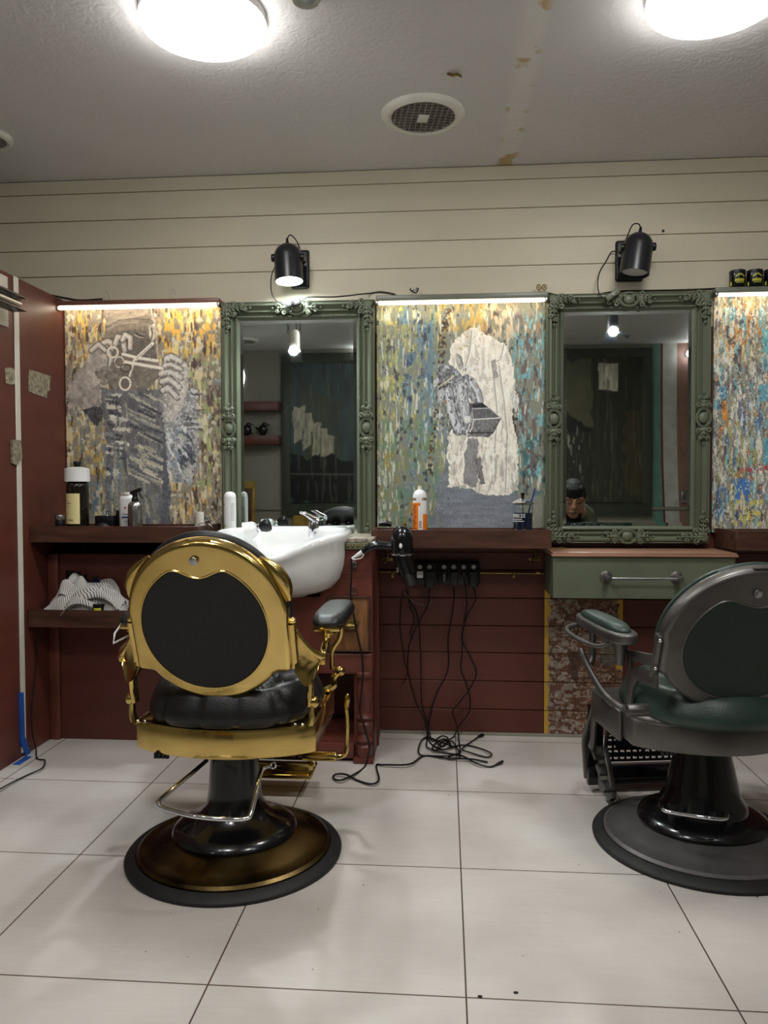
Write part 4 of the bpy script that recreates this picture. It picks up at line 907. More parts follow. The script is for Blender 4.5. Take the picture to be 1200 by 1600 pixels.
# ---------------------------------------------------------------- bottles and jars on the left tray
def at_rest(x, y, Y, zfloor):      # stands on zfloor at depth Y
    p = py(x, y, Y); return Vector((p.x, Y, zfloor))
ZF = ZT1 - .018 + .0005
def H(x, y, Y): return py(x, y, Y).z
Y1 = YL + .05
c = at_rest(94, 820, Y1, ZF); r = .021
t = thing('pomade_jar', 'small black jar with brushed silver lid at the left end of the left tray', 'jar', c)
MB().cyl(c, (c.x, c.y, H(94, 812, Y1)), r * .95, seg=24, bev=.002).build('body', 'black', t); MB().cyl((c.x, c.y, H(94, 812, Y1)), (c.x, c.y, H(94, 804.5, Y1)), r * 1.08, seg=28, bev=.002).build('lid', 'steel', t)
Y2 = YL + .085
c = at_rest(122, 820, Y2, ZF); s = Y2 / FPX
t = thing('liquid_bottle', 'large dark bottle with cream label and a white cup upturned over its neck', 'bottle', c)
R = 17.5 * s; zt_ = H(122, 752, Y2); zn = H(122, 721, Y2)
MB().lathe([(0, 0), (R * .94, 0), (R, .006), (R, zt_ - c.z - .022), (R * .93, zt_ - c.z - .008), (R * .7, zt_ - c.z + .006), (R * .32, zt_ - c.z + .012), (R * .30, zn - c.z - .012), (0, zn - c.z - .012)], c, 36).build('bottle_body', 'bottle', t)
MB().cyl((c.x, c.y, zn - .016), (c.x, c.y, zn), R * .33, seg=20, bev=.002).build('cap', 'black', t)
lb = wrap(MB(), c, R, H(122, 818, Y2), H(122, 771, Y2), -.95, .62).build('paper_label', 'label', t, flat=True, normals=False)
b = MB()
for y, a0, a1, hh in ((778, -.72, -.5, .0012), (783, -.72, -.45, .0018), (786.5, -.72, -.15, .0022), (790, -.72, -.4, .0012), (792, -.72, -.2, .001), (801, -.72, -.4, .001), (812.5, -.5, .05, .003), (809, -.25, -.18, .002)): wrap(b, c, R, H(122, y, Y2), H(122, y, Y2) + hh, a0, a1, 5, .0012)
b.build('print', 'ink', lb, flat=True, normals=False)
zc0, zc1 = H(122, 752.5, Y2), H(122, 731, Y2)
tag(MB().lathe([(R * .34, zc1 - zc0 + .004), (R * .8, zc1 - zc0 + .001), (R * 1.12, zc1 - zc0 - .004), (R * 1.13, 0), (R * 1.09, 0), (R * 1.08, zc1 - zc0 - .008), (R * .36, zc1 - zc0)], (c.x - .001, c.y, zc0), 40).build('plastic_tub', 'white'), 'white plastic tub upturned over the neck of the large dark bottle', 'tub')
Y3 = YL + .10
c = at_rest(162, 820, Y3, ZF)
t = thing('black_box', 'low black box with a tiny metal knob, between the dark bottle and the powder bottle', 'box', c)
x0, x1, a_, b_ = rect3(148, 806, 177, 820, Y3)
MB().box(x0, x1, Y3, Y3 + .07, ZF, a_, .002).build('case', 'black', t)
MB().lathe([(0, 0), (.007, 0), (.003, .005), (.006, .010), (.003, .014), (.004, .019), (0, .022)], ((x0 + x1) / 2, Y3 + .03, a_), 12).build('knob', 'steel', t)
c = at_rest(160, 820, YL + .045, ZF)
t = thing('neck_brush', 'dark bristled neck brush lying in front of the low black box', 'brush', c)
MB().ball(c + Vector((0, 0, .014)), (.029, .020, .017), 20).build('bristles', 'hair', t); MB().tube([c + Vector((.02, 0, .012)), c + Vector((.045, .002, .008)), c + Vector((.058, .004, .006))], [.009, .006, .007], 10, smooth=4).build('handle', 'walnut', t)
x0, x1, a_, b_ = rect3(178, 797, 188, 820, Y3)
t = thing('clipper_stand', 'upright black box with a wooden top edge left of the powder bottle', 'box', ((x0 + x1) / 2, Y3, ZF)); MB().box(x0, x1 + .012, Y3 + .02, Y3 + .07, ZF, a_ - .006, .002).build('case', 'black', t); MB().box(x0, x1 + .012, Y3 + .02, Y3 + .07, a_ - .006, a_, .001).build('top_edge', 'oak', t)
Y4 = YL + .09; c = at_rest(199, 822, Y4, ZF); h = H(199, 769, Y4) - ZF
t = thing('powder_bottle', 'white powder bottle with red dot and blue print behind the silver sprayer', 'bottle', c)
MB().lathe([(0, 0), (.033, 0), (.035, .004), (.035, h - .034), (.032, h - .022), (.020, h - .014), (.018, h - .012), (0, h - .012)], c, 32, ay=.6).build('bottle_body', 'white', t)
MB().cyl((c.x, c.y, c.z + h - .013), (c.x, c.y, c.z + h), .0185, seg=28, bev=.002).build('cap', 'offwhite', t)
fy = c.y - .0215
def flat(m, x0, x1, y0, y1, par, name, Y=None): MB().box(py(x0, y0, fy).x, py(x1, y0, fy).x, fy - .0006, fy + .001, H(x0, y1, fy), H(x0, y0, fy)).build(name, m, par, flat=True)
MB().cyl((py(195.5, 793, fy).x, fy + .001, H(195, 793, fy)), (py(195.5, 793, fy).x, fy - .0008, H(195, 793, fy)), .0042, seg=16).build('red_dot', 'inkred', t)
text("Johnson's", .0085, T(py(196, 803, fy).x + .002, fy - .0006, H(196, 803, fy)) @ FACE, 'inkblue', t)
flat('inkblue', 190, 203, 807, 809.5, t, 'blue_band'); flat('inkblue', 193, 200, 814, 814.7, t, 'print')
Y5 = YL + .045; c = at_rest(211.5, 823, Y5, ZF); h = H(211, 783, Y5) - ZF; R = 11.3 * Y5 / FPX
t = thing('spray_bottle', 'brushed silver spray bottle with black trigger head on the left tray', 'bottle', c)
MB().lathe([(0, 0), (R * .96, 0), (R, .003), (R, h - .022), (R * .92, h - .012), (R * .6, h - .003), (R * .42, h), (0, h)], c, 36).build('bottle_body', 'steel', t)
hb = MB(); hb.cyl((c.x, c.y, c.z + h - .002), (c.x, c.y, c.z + h + .018), R * .52, R * .40, 20, .001)
hb.tube([(c.x - .024, c.y, c.z + h + .034), (c.x - .004, c.y, c.z + h + .040), (c.x + .020, c.y, c.z + h + .050), (c.x + .030, c.y, c.z + h + .054)], [.003, .010, .009, .006], 10, smooth=4); hb.cyl((c.x, c.y, c.z + h + .012), (c.x, c.y, c.z + h + .04), R * .34, seg=16)
hd = hb.build('spray_head', 'black', t); MB().tube([(c.x + .018, c.y, c.z + h + .044), (c.x + .024, c.y, c.z + h + .030), (c.x + .030, c.y, c.z + h + .018), (c.x + .038, c.y, c.z + h + .010)], [.004, .005, .005, .004], 8, smooth=4).build('trigger', 'black', hd)
wrap(MB(), c, R, ZF + .022, ZF + .046, -1.5, -.9).build('dark_label', 'ink', t, flat=True, normals=False)
Y6 = YL + .14; c = at_rest(312, 821, Y6, ZF); h = H(311, 800, Y6) - ZF
tag(MB().lathe([(0, 0), (.0215, 0), (.022, .002), (.018, h), (.017, h), (.016, h - .003), (0, h - .004)], c, 28).build('thread_cone', 'offwhite'), 'small off-white cone of neck tape at the right end of the left tray', 'tape roll')
c = at_rest(325, 820, Y6 + .03, ZF)
t = thing('glass_bottle', 'tiny clear glass bottle with silver collar beside the off-white cone', 'bottle', c)
MB().box(c.x - .012, c.x + .012, c.y - .01, c.y + .01, ZF, ZF + .038, .003).build('bottle_body', 'glass', t); MB().cyl((c.x, c.y, ZF + .038), (c.x, c.y, ZF + .056), .012, seg=18, bev=.001).build('cap', 'steel', t); MB().box(c.x - .0135, c.x + .0135, c.y - .011, c.y + .011, ZF + .034, ZF + .040, .001).build('collar', 'chrome', t)
c = at_rest(322, 820, Y6 - .035, ZF)
tag(MB().tube([(c.x - .035, c.y, ZF + .002), (c.x - .035, c.y, ZF + .018), (c.x - .025, c.y, ZF + .026), (c.x + .012, c.y - .01, ZF + .026), (c.x + .03, c.y - .01, ZF + .012), (c.x + .034, c.y, ZF + .003)], .0018, 7, smooth=4).build('wire_stand', 'steel'), 'bent wire stand lying in front of the tiny glass bottle', 'wire stand')
# white aerosol before the first mirror
zs = zc + .0005; c = Vector((py(359.5, 800, 3.475).x, 3.475, zs)); h = H(359, 768, 3.475) - zs; R = 9.8 * 3.475 / FPX
t = thing('aerosol_can', 'white aerosol can with green mark standing before the left side of the first mirror', 'can', c)
MB().lathe([(0, 0), (R, 0), (R, h - .034), (0, h - .034)], c, 30).build('can_body', 'white', t); MB().lathe([(R * .98, h - .034), (R * 1.0, h - .03), (R * .97, h - .018), (R * .8, h - .007), (R * .4, h - .001), (0, h)], c, 30).build('cap', 'porcelain', t)
b = MB(); wrap(b, c, R, zs + h - .062, zs + h - .055, -1.3, -.75, 5)
for k in range(9): wrap(b, c, R, zs + h - .058 - k * .009, zs + h - .0565 - k * .009, .35, .95, 4)
b.build('print', 'ink', t, flat=True, normals=False); wrap(MB(), c, R, zs + .034, zs + .043, -1.2, -.6).build('green_mark', 'lime', t, flat=True, normals=False)
b = MB()
for k in range(10): wrap(b, c, R, zs + .03 + k * .010, zs + .0325 + k * .010, 2.3, 3.7, 6)
b.build('print', 'greywall', t, flat=True, normals=False)

# ---------------------------------------------------------------- middle tray
ZM = ZT2 - .018 + .0005; Y7 = YM + .05
c = at_rest(656, 828, Y7, ZM); h = H(656, 759, Y7) - ZM; R = 11.2 * Y7 / FPX; hs = H(656, 777, Y7) - ZM
t = thing('spray_can', 'white and orange spray can on the middle tray', 'can', c)
MB().lathe([(0, 0), (R, 0), (R, hs), (R * .94, hs + .012), (R * .75, hs + .024), (R * .5, hs + .031), (R * .38, hs + .032), (0, hs + .032)], c, 36).build('can_body', 'white', t)
MB().lathe([(R * .37, hs + .032), (R * .28, hs + .036), (R * .26, h), (0, h)], c, 20).build('nozzle', 'offwhite', t)
b = MB(); zt_ = H(656, 785.5, Y7)
wrap(b, c, R, ZM + .001, zt_, -1.55, -.20); wrap(b, c, R, zt_ - .012, zt_, -.25, .12, 4); wrap(b, c, R, ZM + .001, H(656, 803, Y7), .45, 1.55); b.build('orange_print', 'orange', t, flat=True, normals=False)
b = MB()
for y, a0, a1 in ((779.5, -1.25, -1.0), (779.5, -.9, -.7), (779.5, -.62, -.48), (779.5, .35, .5), (779.5, .6, .85), (779.5, .92, 1.2)): wrap(b, c, R, H(656, y, Y7) - .006, H(656, y, Y7) + .005, a0, a1, 3, .0009)
b.build('code_lettering', 'oak', t, flat=True, normals=False)
b = MB()
for k in range(13): wrap(b, c, R, zt_ - .012 - k * .0083, zt_ - .009 - k * .0083, -1.2, -.42 - .1 * (k % 3), 5, .0012)
for k in range(4): wrap(b, c, R, H(656, 815 + k * 3, Y7), H(656, 814 + k * 3, Y7), -.1, .28, 4, .0012)
b.build('small_print', 'walnut', t, flat=True, normals=False)
# disinfectant jar
c = at_rest(816.5, 829, Y7 + .02, ZM); Yj = Y7 + .02; h = H(816, 787, Yj) - ZM; R = 15.6 * Yj / FPX; hf = H(816, 801, Yj) - ZM
t = thing('disinfectant_jar', 'glass disinfectant jar of dark blue fluid with chrome lid on the middle tray', 'jar', c)
MB().lathe([(0, 0), (R * .94, 0), (R, .003), (R, h), (R * .95, h), (R * .95, .010), (0, .010)], c, 40).build('glass_jar', 'glass', t)
MB().lathe([(0, .013), (R * .93, .013), (R * .93, hf), (0, hf)], c, 36).build('fluid', 'bluefluid', t)
zk = H(816, 770, Yj) - ZM
ld = MB().lathe([(R * 1.0, h - .004), (R * 1.1, h - .002), (R * 1.1, h + .004), (R * .9, h + .010), (R * .5, h + .019), (R * .2, h + .024), (0, h + .025)], c, 40).build('lid', 'chrome', t)
MB().lathe([(R * .12, h + .022), (R * .14, h + .030), (R * .2, zk - .004), (R * .2, zk), (0, zk)], c, 18).build('lid_knob', 'black', ld)
MB().cyl((c.x, c.y, ZM + .02), (c.x, c.y, ZM + h + .01), .0016, seg=8).build('lifting_rod', 'steel', ld)
text_wrap('BARBICIDE', .024, c, R, H(816, 805.8, Yj), .16, 'white', t, sx=.52)
b = MB()
for y, a0, a1 in ((811, -1.3, -.15), (814, -1.3, .05)): wrap(b, c, R, H(816, y, Yj) - .001, H(816, y, Yj) + .0018, a0, a1, 8, .0008)
b.build('small_print', 'white', t, flat=True, normals=False)
q0, q1 = py(826, 800, Yj + .01), py(836, 763, Yj + .01)
tag(MB().cyl(q0 + (q0 - q1) * .4, q1, .0032, seg=10).build('comb_rod', 'bluestick'), 'slim dark blue rod leaning out of the disinfectant jar', 'rod')
# small pinkish beads under the jar
b = MB(); rr = random.Random(3)
for k in range(26): b.ball((c.x + rr.uniform(-.055, .03), YM + .024 + rr.uniform(0, .018), ZT2 + .0 - .0015 + rr.uniform(-.004, .001)), rr.uniform(.002, .0035), 6)
o = tag(b.build('cotton_crumbs', 'mauve'), 'pinkish crumbs of cotton along the tray edge in front of the disinfectant jar', 'crumbs'); o['kind'] = 'stuff'
# black tins on the right light bar
for i, (x, lab) in enumerate(((1152, 'black pomade tin with yellow lettering, leftmost on the right light bar'), (1179, 'black pomade tin with yellow lettering, second along the right light bar'), (1206, 'black pomade tin with yellow lettering, cut off by the right edge of the photo'))):
    Yt = 3.575; p = py(x, 446, Yt); zb0 = H(1152, 447, 3.56); s = Yt / FPX; R = 11.3 * s; hh = .070
    t = thing('pomade_tin', lab, 'tin', (p.x, Yt, zb0), group='pomade tins on the right light bar')
    c = Vector((p.x, Yt, zb0)); MB().lathe([(0, 0), (R * .97, 0), (R, .002), (R, hh * .78), (R * .99, hh * .78), (0, hh * .78)], c, 32).build('tin_body', 'gloss', t); MB().lathe([(R * 1.01, hh * .78), (R * 1.02, hh * .8), (R * 1.02, hh * .98), (R * .98, hh), (0, hh)], c, 32).build('lid', 'satin', t)
    b = MB()
    for k in range(9): a = -.55 + k * .13; wrap(b, c, R, zb0 + hh * .50 + .010 * math.cos((k - 4) * .38), zb0 + hh * .50 + .007 + .010 * math.cos((k - 4) * .38), a, a + .09, 2, .001)
    for k in range(8): a = -.62 + k * .155; wrap(b, c, R, zb0 + hh * .24, zb0 + hh * .42, a, a + .10, 2, .001)
    wrap(b, c, R, zb0 + hh * .16, zb0 + hh * .19, -.5, .5, 6, .001); wrap(b, c, R, zb0 + .001, zb0 + hh * .25, -1.3, -1.05, 3, .001)
    b.build('yellow_lettering', 'yellow', t, flat=True, normals=False)
# two brass figures on the middle light bar
for x, lab in ((842, 'tiny brass loop figure on the middle light bar, the left of the pair'), (850.5, 'tiny brass loop figure on the middle light bar, the right of the pair')):
    p = py(x, 457.5, 3.58); t = thing('brass_figure', lab, 'ornament', (p.x, 3.58, p.z - .004), group='brass figures on the middle light bar'); z = p.z - .004
    MB().box(p.x - .010, p.x + .010, 3.572, 3.588, z, z + .006, .001).build('foot', 'oldbrass', t)
    b = MB(); b.tube([(p.x + .010 * math.cos(a * PI / 7), 3.58, z + .030 + .011 * math.sin(a * PI / 7)) for a in range(14)], .0028, 7, closed=True); b.cyl((p.x, 3.58, z + .004), (p.x, 3.58, z + .02), .0035, seg=8); b.ball((p.x, 3.58, z + .030), .0045, 8); b.build('loop', 'oldbrass', t)
p = py(649, 459, 3.58)
t = thing('metal_clip', 'small crooked metal clip lying on top of the middle light bar near its left', 'clip', p)
MB().tube([p + Vector((-.022, 0, .022)), p + Vector((-.010, -.004, .012)), p + Vector((.004, 0, .008)), p + Vector((.010, 0, .026))], [.007, .008, .006, .008], 8, smooth=3).build('arms', 'gun', t); MB().ball(p + Vector((-.016, -.008, .018)), .004, 8).build('rivet', 'chrome', t)
# wall hole and hooks
p = py(1036, 361, WY); tag(MB().cyl(p + Vector((0, .004, 0)), p + Vector((0, -.004, 0)), .006, seg=14).build('cable_grommet', 'cable'), 'small black grommet in the cream boarding right of the unlit spotlight', 'grommet')
for (x, y) in ((168, 462), (271, 459)):
    p = py(x, y, WY); tag(MB().tube([p + Vector((-.010, -.002, -.02)), p + Vector((-.010, -.003, .012)), p + Vector((0, -.004, .022)), p + Vector((.010, -.003, .012)), p + Vector((.010, -.002, -.02))], .0015, 6, smooth=4).build('wall_clip', 'offwhite'), 'clear plastic clip on the cream boarding above the left light bar, %s' % ('left one' if x < 200 else 'right one'), 'clip', 'clips above the left light bar')

# ---------------------------------------------------------------- under the middle tray: brackets, pipe, sockets
for x, lab in ((606, 'old brass wall bracket under the left end of the middle tray, behind the hair dryer'), (837, 'old brass wall bracket under the right end of the middle tray')):
    Yb_ = 3.60; p = py(x, 873, Yb_); t = thing('wall_bracket', lab, 'bracket', p, group='brass brackets under the middle tray')
    MB().prism([(-.034, 0), (-.022, .011), (.022, .011), (.034, 0), (.022, -.011), (-.022, -.011)], 0, .006, X=T(p.x, WY, p.z) @ rotx(PI / 2), bev=.002).build('back_plate', 'oldbrass', t)
    b = MB(); b.tube([(p.x, WY - .004, p.z - .004), (p.x, WY - .03, p.z), (p.x, WY - .035, p.z + .02), (p.x, WY - .035, ZB2)], .0045, 8, smooth=4); b.tube([(p.x - .012, WY - .004, p.z - .002), (p.x - .016, WY - .02, p.z - .012), (p.x - .012, WY - .03, p.z - .018)], .0035, 8, smooth=3); b.build('arm', 'oldbrass', t)
a, c = py(591, 893, 3.60), py(850, 896, 3.60)
b = MB().tube([(a.x, 3.60, a.z), (c.x, 3.60, c.z)], .0055, 10).build('rail_pipe', 'oldbrass'); tag(b, 'horizontal aged brass pipe running behind the power sockets', 'pipe')
for x, lab in ((613, 'small brass pipe clip at the left end of the brass pipe'), (803, 'small brass pipe clip at the right end of the brass pipe')):
    p = py(x, 897, 3.605); t = tag(MB().box(p.x - .008, p.x + .008, 3.592, WY, p.z - .016, p.z + .012, .003).build('pipe_clip', 'oldbrass'), lab, 'clip', 'clips on the brass pipe')
def sockets(x0, x1, xs, adaptor, label):
    Yf = 3.575; a, c, zt_, zb0 = rect3(x0, 879, x1, 913, Yf)
    t = thing('socket_panel', label, 'power sockets', ((a + c) / 2, WY, zb0), group='black socket panels'); MB().box(a, c, Yf, WY, zb0, zt_, .004).build('panel', 'black', t)
    for x in xs:
        q = py(x, 886, Yf); MB().cyl((q.x, Yf + .001, q.z), (q.x, Yf - .006, q.z), .0105, seg=22, bev=.002).build('switch', 'white', t)
        q = py(x, 899, Yf); MB().box(q.x - .016, q.x + .016, Yf - .003, Yf + .001, q.z - .018, q.z + .016, .002).build('outlet', 'satin', t)
    return t
sockets(640, 682.5, (656, 671), True, 'left black socket panel under the middle tray, partly behind the dryer')
sockets(684, 750, (694, 709, 724.5, 740), False, 'right black socket panel with four round white switches under the middle tray')
q = py(656.5, 897, 3.572)
t = thing('plug_adaptor', 'small square white adaptor plugged in beside the hair dryer nozzle', 'adaptor', q); MB().box(q.x - .015, q.x + .015, 3.548, 3.572, q.z - .016, q.z + .016, .004).build('case', 'white', t)
b = MB()
for dx, a in ((-.006, .5), (.006, -.5)): b.box(-.0012, .0012, -.0006, .001, -.004, .004, X=T(q.x + dx, 3.548, q.z + .004) @ roty(a))
b.build('slots', 'ink', t)
for x, y0, y1, w, lab in ((671, 893, 918, 8, 'bulky black plug in the left socket panel'), (694, 893, 911, 4, 'narrow black plug with pale print in the right socket panel'), (709, 893, 915, 6.5, 'black plug second in the right socket panel'), (725, 893, 901, 3.5, 'small black plug third in the right socket panel'), (740, 893, 917, 7, 'black charger plug at the right end of the sockets')):
    a, c, zt_, zb0 = rect3(x - w, y0, x + w, y1, 3.55); t = thing('plug', lab, 'plug', ((a + c) / 2, 3.57, zb0), group='black plugs'); MB().box(a, c, 3.535, 3.572, zb0, zt_, .005).build('case', 'satin' if x == 709 else 'black', t)
    if x == 694:
        for k in range(4): MB().box((a + c) / 2 - .004, (a + c) / 2 + .004, 3.5345, 3.536, zb0 + .012 + k * .008, zb0 + .015 + k * .008).build('print', 'steel', t, flat=True)
    else: MB().cyl(((a + c) / 2, 3.553, zb0 + .002), ((a + c) / 2, 3.553, zb0 - .014), .006, .0035, 10).build('cord_grip', 'black', t)

# ---------------------------------------------------------------- hair dryer
Yd = 3.175; s = Yd / FPX
c = py(628, 845, Yd)
t = thing('hair_dryer', 'glossy black hair dryer hanging nozzle down at the left end of the middle tray', 'hair dryer', c)
zt_, zr2 = py(626, 822, Yd).z, py(628, 866, Yd).z; R = 17.5 * s; hh = zt_ - zr2
MB().lathe([(0, hh), (R * .45, hh * .985), (R * .78, hh * .86), (R * .95, hh * .66), (R, hh * .42), (R * .98, hh * .15), (R * .93, 0), (0, 0)], (c.x, Yd, zr2), 32).build('motor_housing', 'gloss', t)
MB().lathe([(R * .90, -.004), (R * 1.05, -.003), (R * 1.07, .0), (R * 1.05, .004), (R * .9, .005)], (c.x, Yd, zr2), 36).build('chrome_ring', 'chrome', t)
zn = py(636, 897, Yd).z; xn = py(637, 897, Yd).x
b = MB(); d = Vector((xn - c.x, 0, zn - zr2)); X = along((c.x, Yd, zr2), (xn, Yd, zn))
b.lathe([(R * .90, 0), (R * .84, d.length * .5), (R * .72, d.length), (0, d.length)], seg=32, X=X)
for k in range(12): a = k * PI / 6; b.tube([X @ Vector((R * .9 * math.cos(a), R * .9 * math.sin(a), .006)), X @ Vector((R * .75 * math.cos(a), R * .75 * math.sin(a), d.length - .004))], .002, 5)
b.build('barrel', 'gloss', t)
b = MB(); b.lathe([(R * .78, 0), (R * .80, .006), (R * .95, .050), (R * .9, .052), (0, .05)], seg=28, X=X @ T(0, 0, d.length - .004), ay=.55); b.build('concentrator_nozzle', 'rubber', t)
q = py(626, 853, Yd - .047); MB().ball((q.x, Yd - R * .97, q.z), (.007, .004, .011), 14).build('button', 'white', t)
MB().box(c.x - .02, c.x - .012, Yd - R, Yd - R + .012, zn + .012, zn + .03, .001).build('side_switch', 'steel', t)
hp = [py(617, 853, Yd), py(604, 853, Yd), py(588, 852, Yd), py(576, 856, Yd), py(567, 863, Yd)]
MB().tube(hp, [.020, .019, .020, .019, .014], 14, smooth=5, flat=.85).build('handle', 'gloss', t)
MB().tube([py(569, 861, Yd), py(561, 866, Yd), py(550, 873, Yd)], [.012, .009, .005], 10, smooth=4).build('cord_sleeve', 'white', t)
MB().tube([py(569, 863, Yd - .01), py(566, 871, Yd - .01), py(557, 874, Yd - .01), py(549, 874, Yd - .005)], .0022, 6, smooth=4).build('hanging_loop', 'white', t)
MB().tube([(c.x, Yd + .03, zt_ - .02), (c.x, YM - .002, zt_ + .004), (c.x + .01, YM + .02, ZT2 + .01)], .004, 7, smooth=4).build('hook', 'oldbrass', t)
b = MB(); b.tube([py(592, 819, YM + .06), py(604, 818, YM + .06), py(612, 820, YM + .06)], [.009, .014, .010], 10, smooth=4); tag(b.build('trimmer', 'black'), 'small black trimmer lying in the left end of the middle tray', 'trimmer')

# ---------------------------------------------------------------- hanging cords and the tangle on the floor
def cord(name, pts, r, label, m='cable', sm=7, group='cords on and under the power sockets'):
    return cable(name, pts, r, label, 'cord', m, sm, group)
W3 = lambda L, Y=3.57: [py(x, y, Y) for x, y in L]
F3 = lambda L, z=.005: [pz(x, y, z + .004 * (i % 3)) for i, (x, y) in enumerate(L)]
cord('power_cord', W3([(549, 873), (549, 900), (548, 930)], 3.165) + W3([(553, 965), (560, 1000), (566, 1030), (567, 1060), (564, 1090), (563, 1115), (572, 1145), (577, 1170)], 3.165) + F3([(571, 1196), (555, 1209), (533, 1219), (521, 1216), (524, 1210), (540, 1210), (560, 1220), (580, 1225), (592, 1218), (588, 1196), (600, 1195), (640, 1194), (663, 1181), (700, 1185), (735, 1186), (762, 1191)]), .0040, 'black hair dryer cord hanging before the turned leg and curling across the floor', sm=8)
cord('power_cord', W3([(671, 921), (669, 944), (657, 968), (641, 1003), (637, 1040), (642, 1070), (650, 1098), (662, 1122), (667, 1142)]) + F3([(667, 1155), (668, 1168), (690, 1172), (722, 1164), (752, 1170), (768, 1178), (760, 1183), (735, 1176), (722, 1170), (738, 1158), (748, 1151)]), .0034, 'black cord from the bulky left plug, ending in a floor connector nearest the wall', sm=8)
cord('power_cord', W3([(709, 918), (709, 940), (704, 975), (700, 1000), (701, 1035), (697, 1055), (683, 1082), (674, 1110), (669, 1140)]) + F3([(672, 1160), (690, 1171), (704, 1166), (697, 1155), (682, 1160), (676, 1172), (700, 1177), (722, 1181), (745, 1193), (765, 1198), (777, 1194)]), .0036, 'black cord from the second right-hand plug, ending in the connector nearest the viewer', sm=8)
cord('power_cord', W3([(725, 903), (728, 925), (729, 950), (724, 980), (722, 1000), (734, 1025), (744, 1050), (735, 1075), (716, 1100), (707, 1112), (712, 1128), (715, 1138)]) + F3([(717, 1158), (718, 1176), (700, 1181), (676, 1181), (655, 1178), (657, 1160), (668, 1152), (690, 1160), (712, 1168)]), .0034, 'black cord from the small third plug, crossing over its neighbour', sm=8)
cord('power_cord', W3([(740, 919), (743, 938), (730, 962), (723, 990), (722, 1022), (720, 1045), (727, 1065), (734, 1090), (733, 1112), (722, 1128), (715, 1138)]) + F3([(708, 1152), (690, 1160), (683, 1170), (696, 1163), (706, 1158), (716, 1172), (717, 1184), (700, 1184), (720, 1176)]), .0034, 'black cord from the charger plug at the right end of the sockets', sm=8)
cord('power_cord', W3([(633, 920), (640, 938), (650, 955), (655, 985), (657, 1020), (658, 1060), (659, 1100), (668, 1130), (671, 1145)], 3.58) + F3([(676, 1158), (690, 1150), (700, 1154), (692, 1166), (680, 1158)]), .0032, 'black clipper cord falling straight from behind the dryer nozzle')
cord('power_cord', W3([(630, 922), (626, 950), (625, 985), (629, 1010), (632, 1035), (637, 1048), (634, 1060), (628, 1069)], 3.585), .0026, 'short black cord left of the others, its end swinging free', sm=6)
cord('power_cord', W3([(636, 918), (640, 945), (646, 960), (646, 975), (641, 990), (647, 1000), (653, 998)], 3.58), .0028, 'looped black cord knotted under the dryer nozzle', sm=6)
cord('thin_wire', W3([(632, 925), (643, 938), (655, 944), (668, 946), (674, 940), (676, 937)], 3.575), .0014, 'thin grey wire curving right under the dryer nozzle', 'wire')
for (x, y, dx, dy, lab) in ((748, 1151, 7, -3, 'black cord connector on the floor nearest the wall'), (777, 1194, 8, -4, 'black cord connector on the floor nearest the viewer')):
    a, c = pz(x - 1, y, .008), pz(x + dx, y + dy, .010); tag(MB().tube([a, (a + c) / 2, c], [.005, .008, .0085], 10, flat=.7).build('cord_connector', 'black'), lab, 'connector', 'floor connectors')
cable('extension_cable', [pxx(72, 935, LX + .02), pxx(60, 965, LX + .02), pxx(57, 1000, LX + .015), pxx(57, 1040, LX + .015), pxx(50, 1100, LX + .02), pxx(50, 1140, LX + .02), pxx(56, 1170, LX + .03)] + F3([(58, 1185), (70, 1188), (66, 1200), (45, 1210), (20, 1222), (0, 1233), (-30, 1248)]), .0030, 'thin black cable hanging beside the partition and trailing off the left edge', sm=7)
# tape on the partition
def tape(name, q, mm, label, cat, t=.0015):
    P = [pxx(x, y, LX + .001) for x, y in q]; b = MB(); lo = [b.bm.verts.new(p) for p in P]; hi = [b.bm.verts.new(p + Vector((t, 0, 0))) for p in P]; n = len(P)
    b.bm.faces.new(lo); b.bm.faces.new(hi)
    for i in range(n): b.bm.faces.new([lo[i], lo[(i + 1) % n], hi[(i + 1) % n], hi[i]])
    return tag(b.build(name, mm), label, cat)
tape('foil_patch', [(45, 577), (52, 579), (65, 583), (79, 588), (77, 605), (79, 609), (73, 612), (73, 622), (58, 617), (44, 611)], 'foil', 'largest patch of crumpled foil tape stuck on the oxblood partition', 'tape patch')
tape('foil_patch', [(7, 575), (15, 574), (25, 578), (24, 600), (17, 601), (9, 599)], 'foil', 'patch of crumpled foil tape just left of the white strip on the partition', 'tape patch')
tape('foil_patch', [(16, 687), (30, 688), (32, 716), (24, 727), (17, 724)], 'foil', 'lowest crumpled foil patch, folded across the white strip on the partition', 'tape patch', .009)
tape('masking_tape', [(29, 1082), (34, 1082), (36, 1150), (47, 1182), (40, 1186), (30, 1160)], 'blue', 'strip of blue masking tape peeling at the foot of the white strip', 'tape', .009)
p = pxx(30, 1190, LX + .01)
tag(MB().box(p.x, p.x + .03, p.y - .05, p.y + .05, .001, .003, .001).build('masking_tape', 'blue'), 'flat scrap of blue masking tape on the floor at the partition foot', 'tape')
for x, y in ((1, 2),): pass
rr = random.Random(5)
for k, (x, y, lab) in enumerate(((750, 1558, 'dark crumb on the bright tile near the bottom centre of the floor'), (806, 1552, 'second dark crumb on the bottom tiles, right of the first'))):
    p = pz(x, y, 0); tag(MB().ball(p + Vector((0, 0, .0022)), (.006, .003, .0022), 8).build('floor_crumb', 'ink'), lab, 'crumb', 'crumbs on the floor')

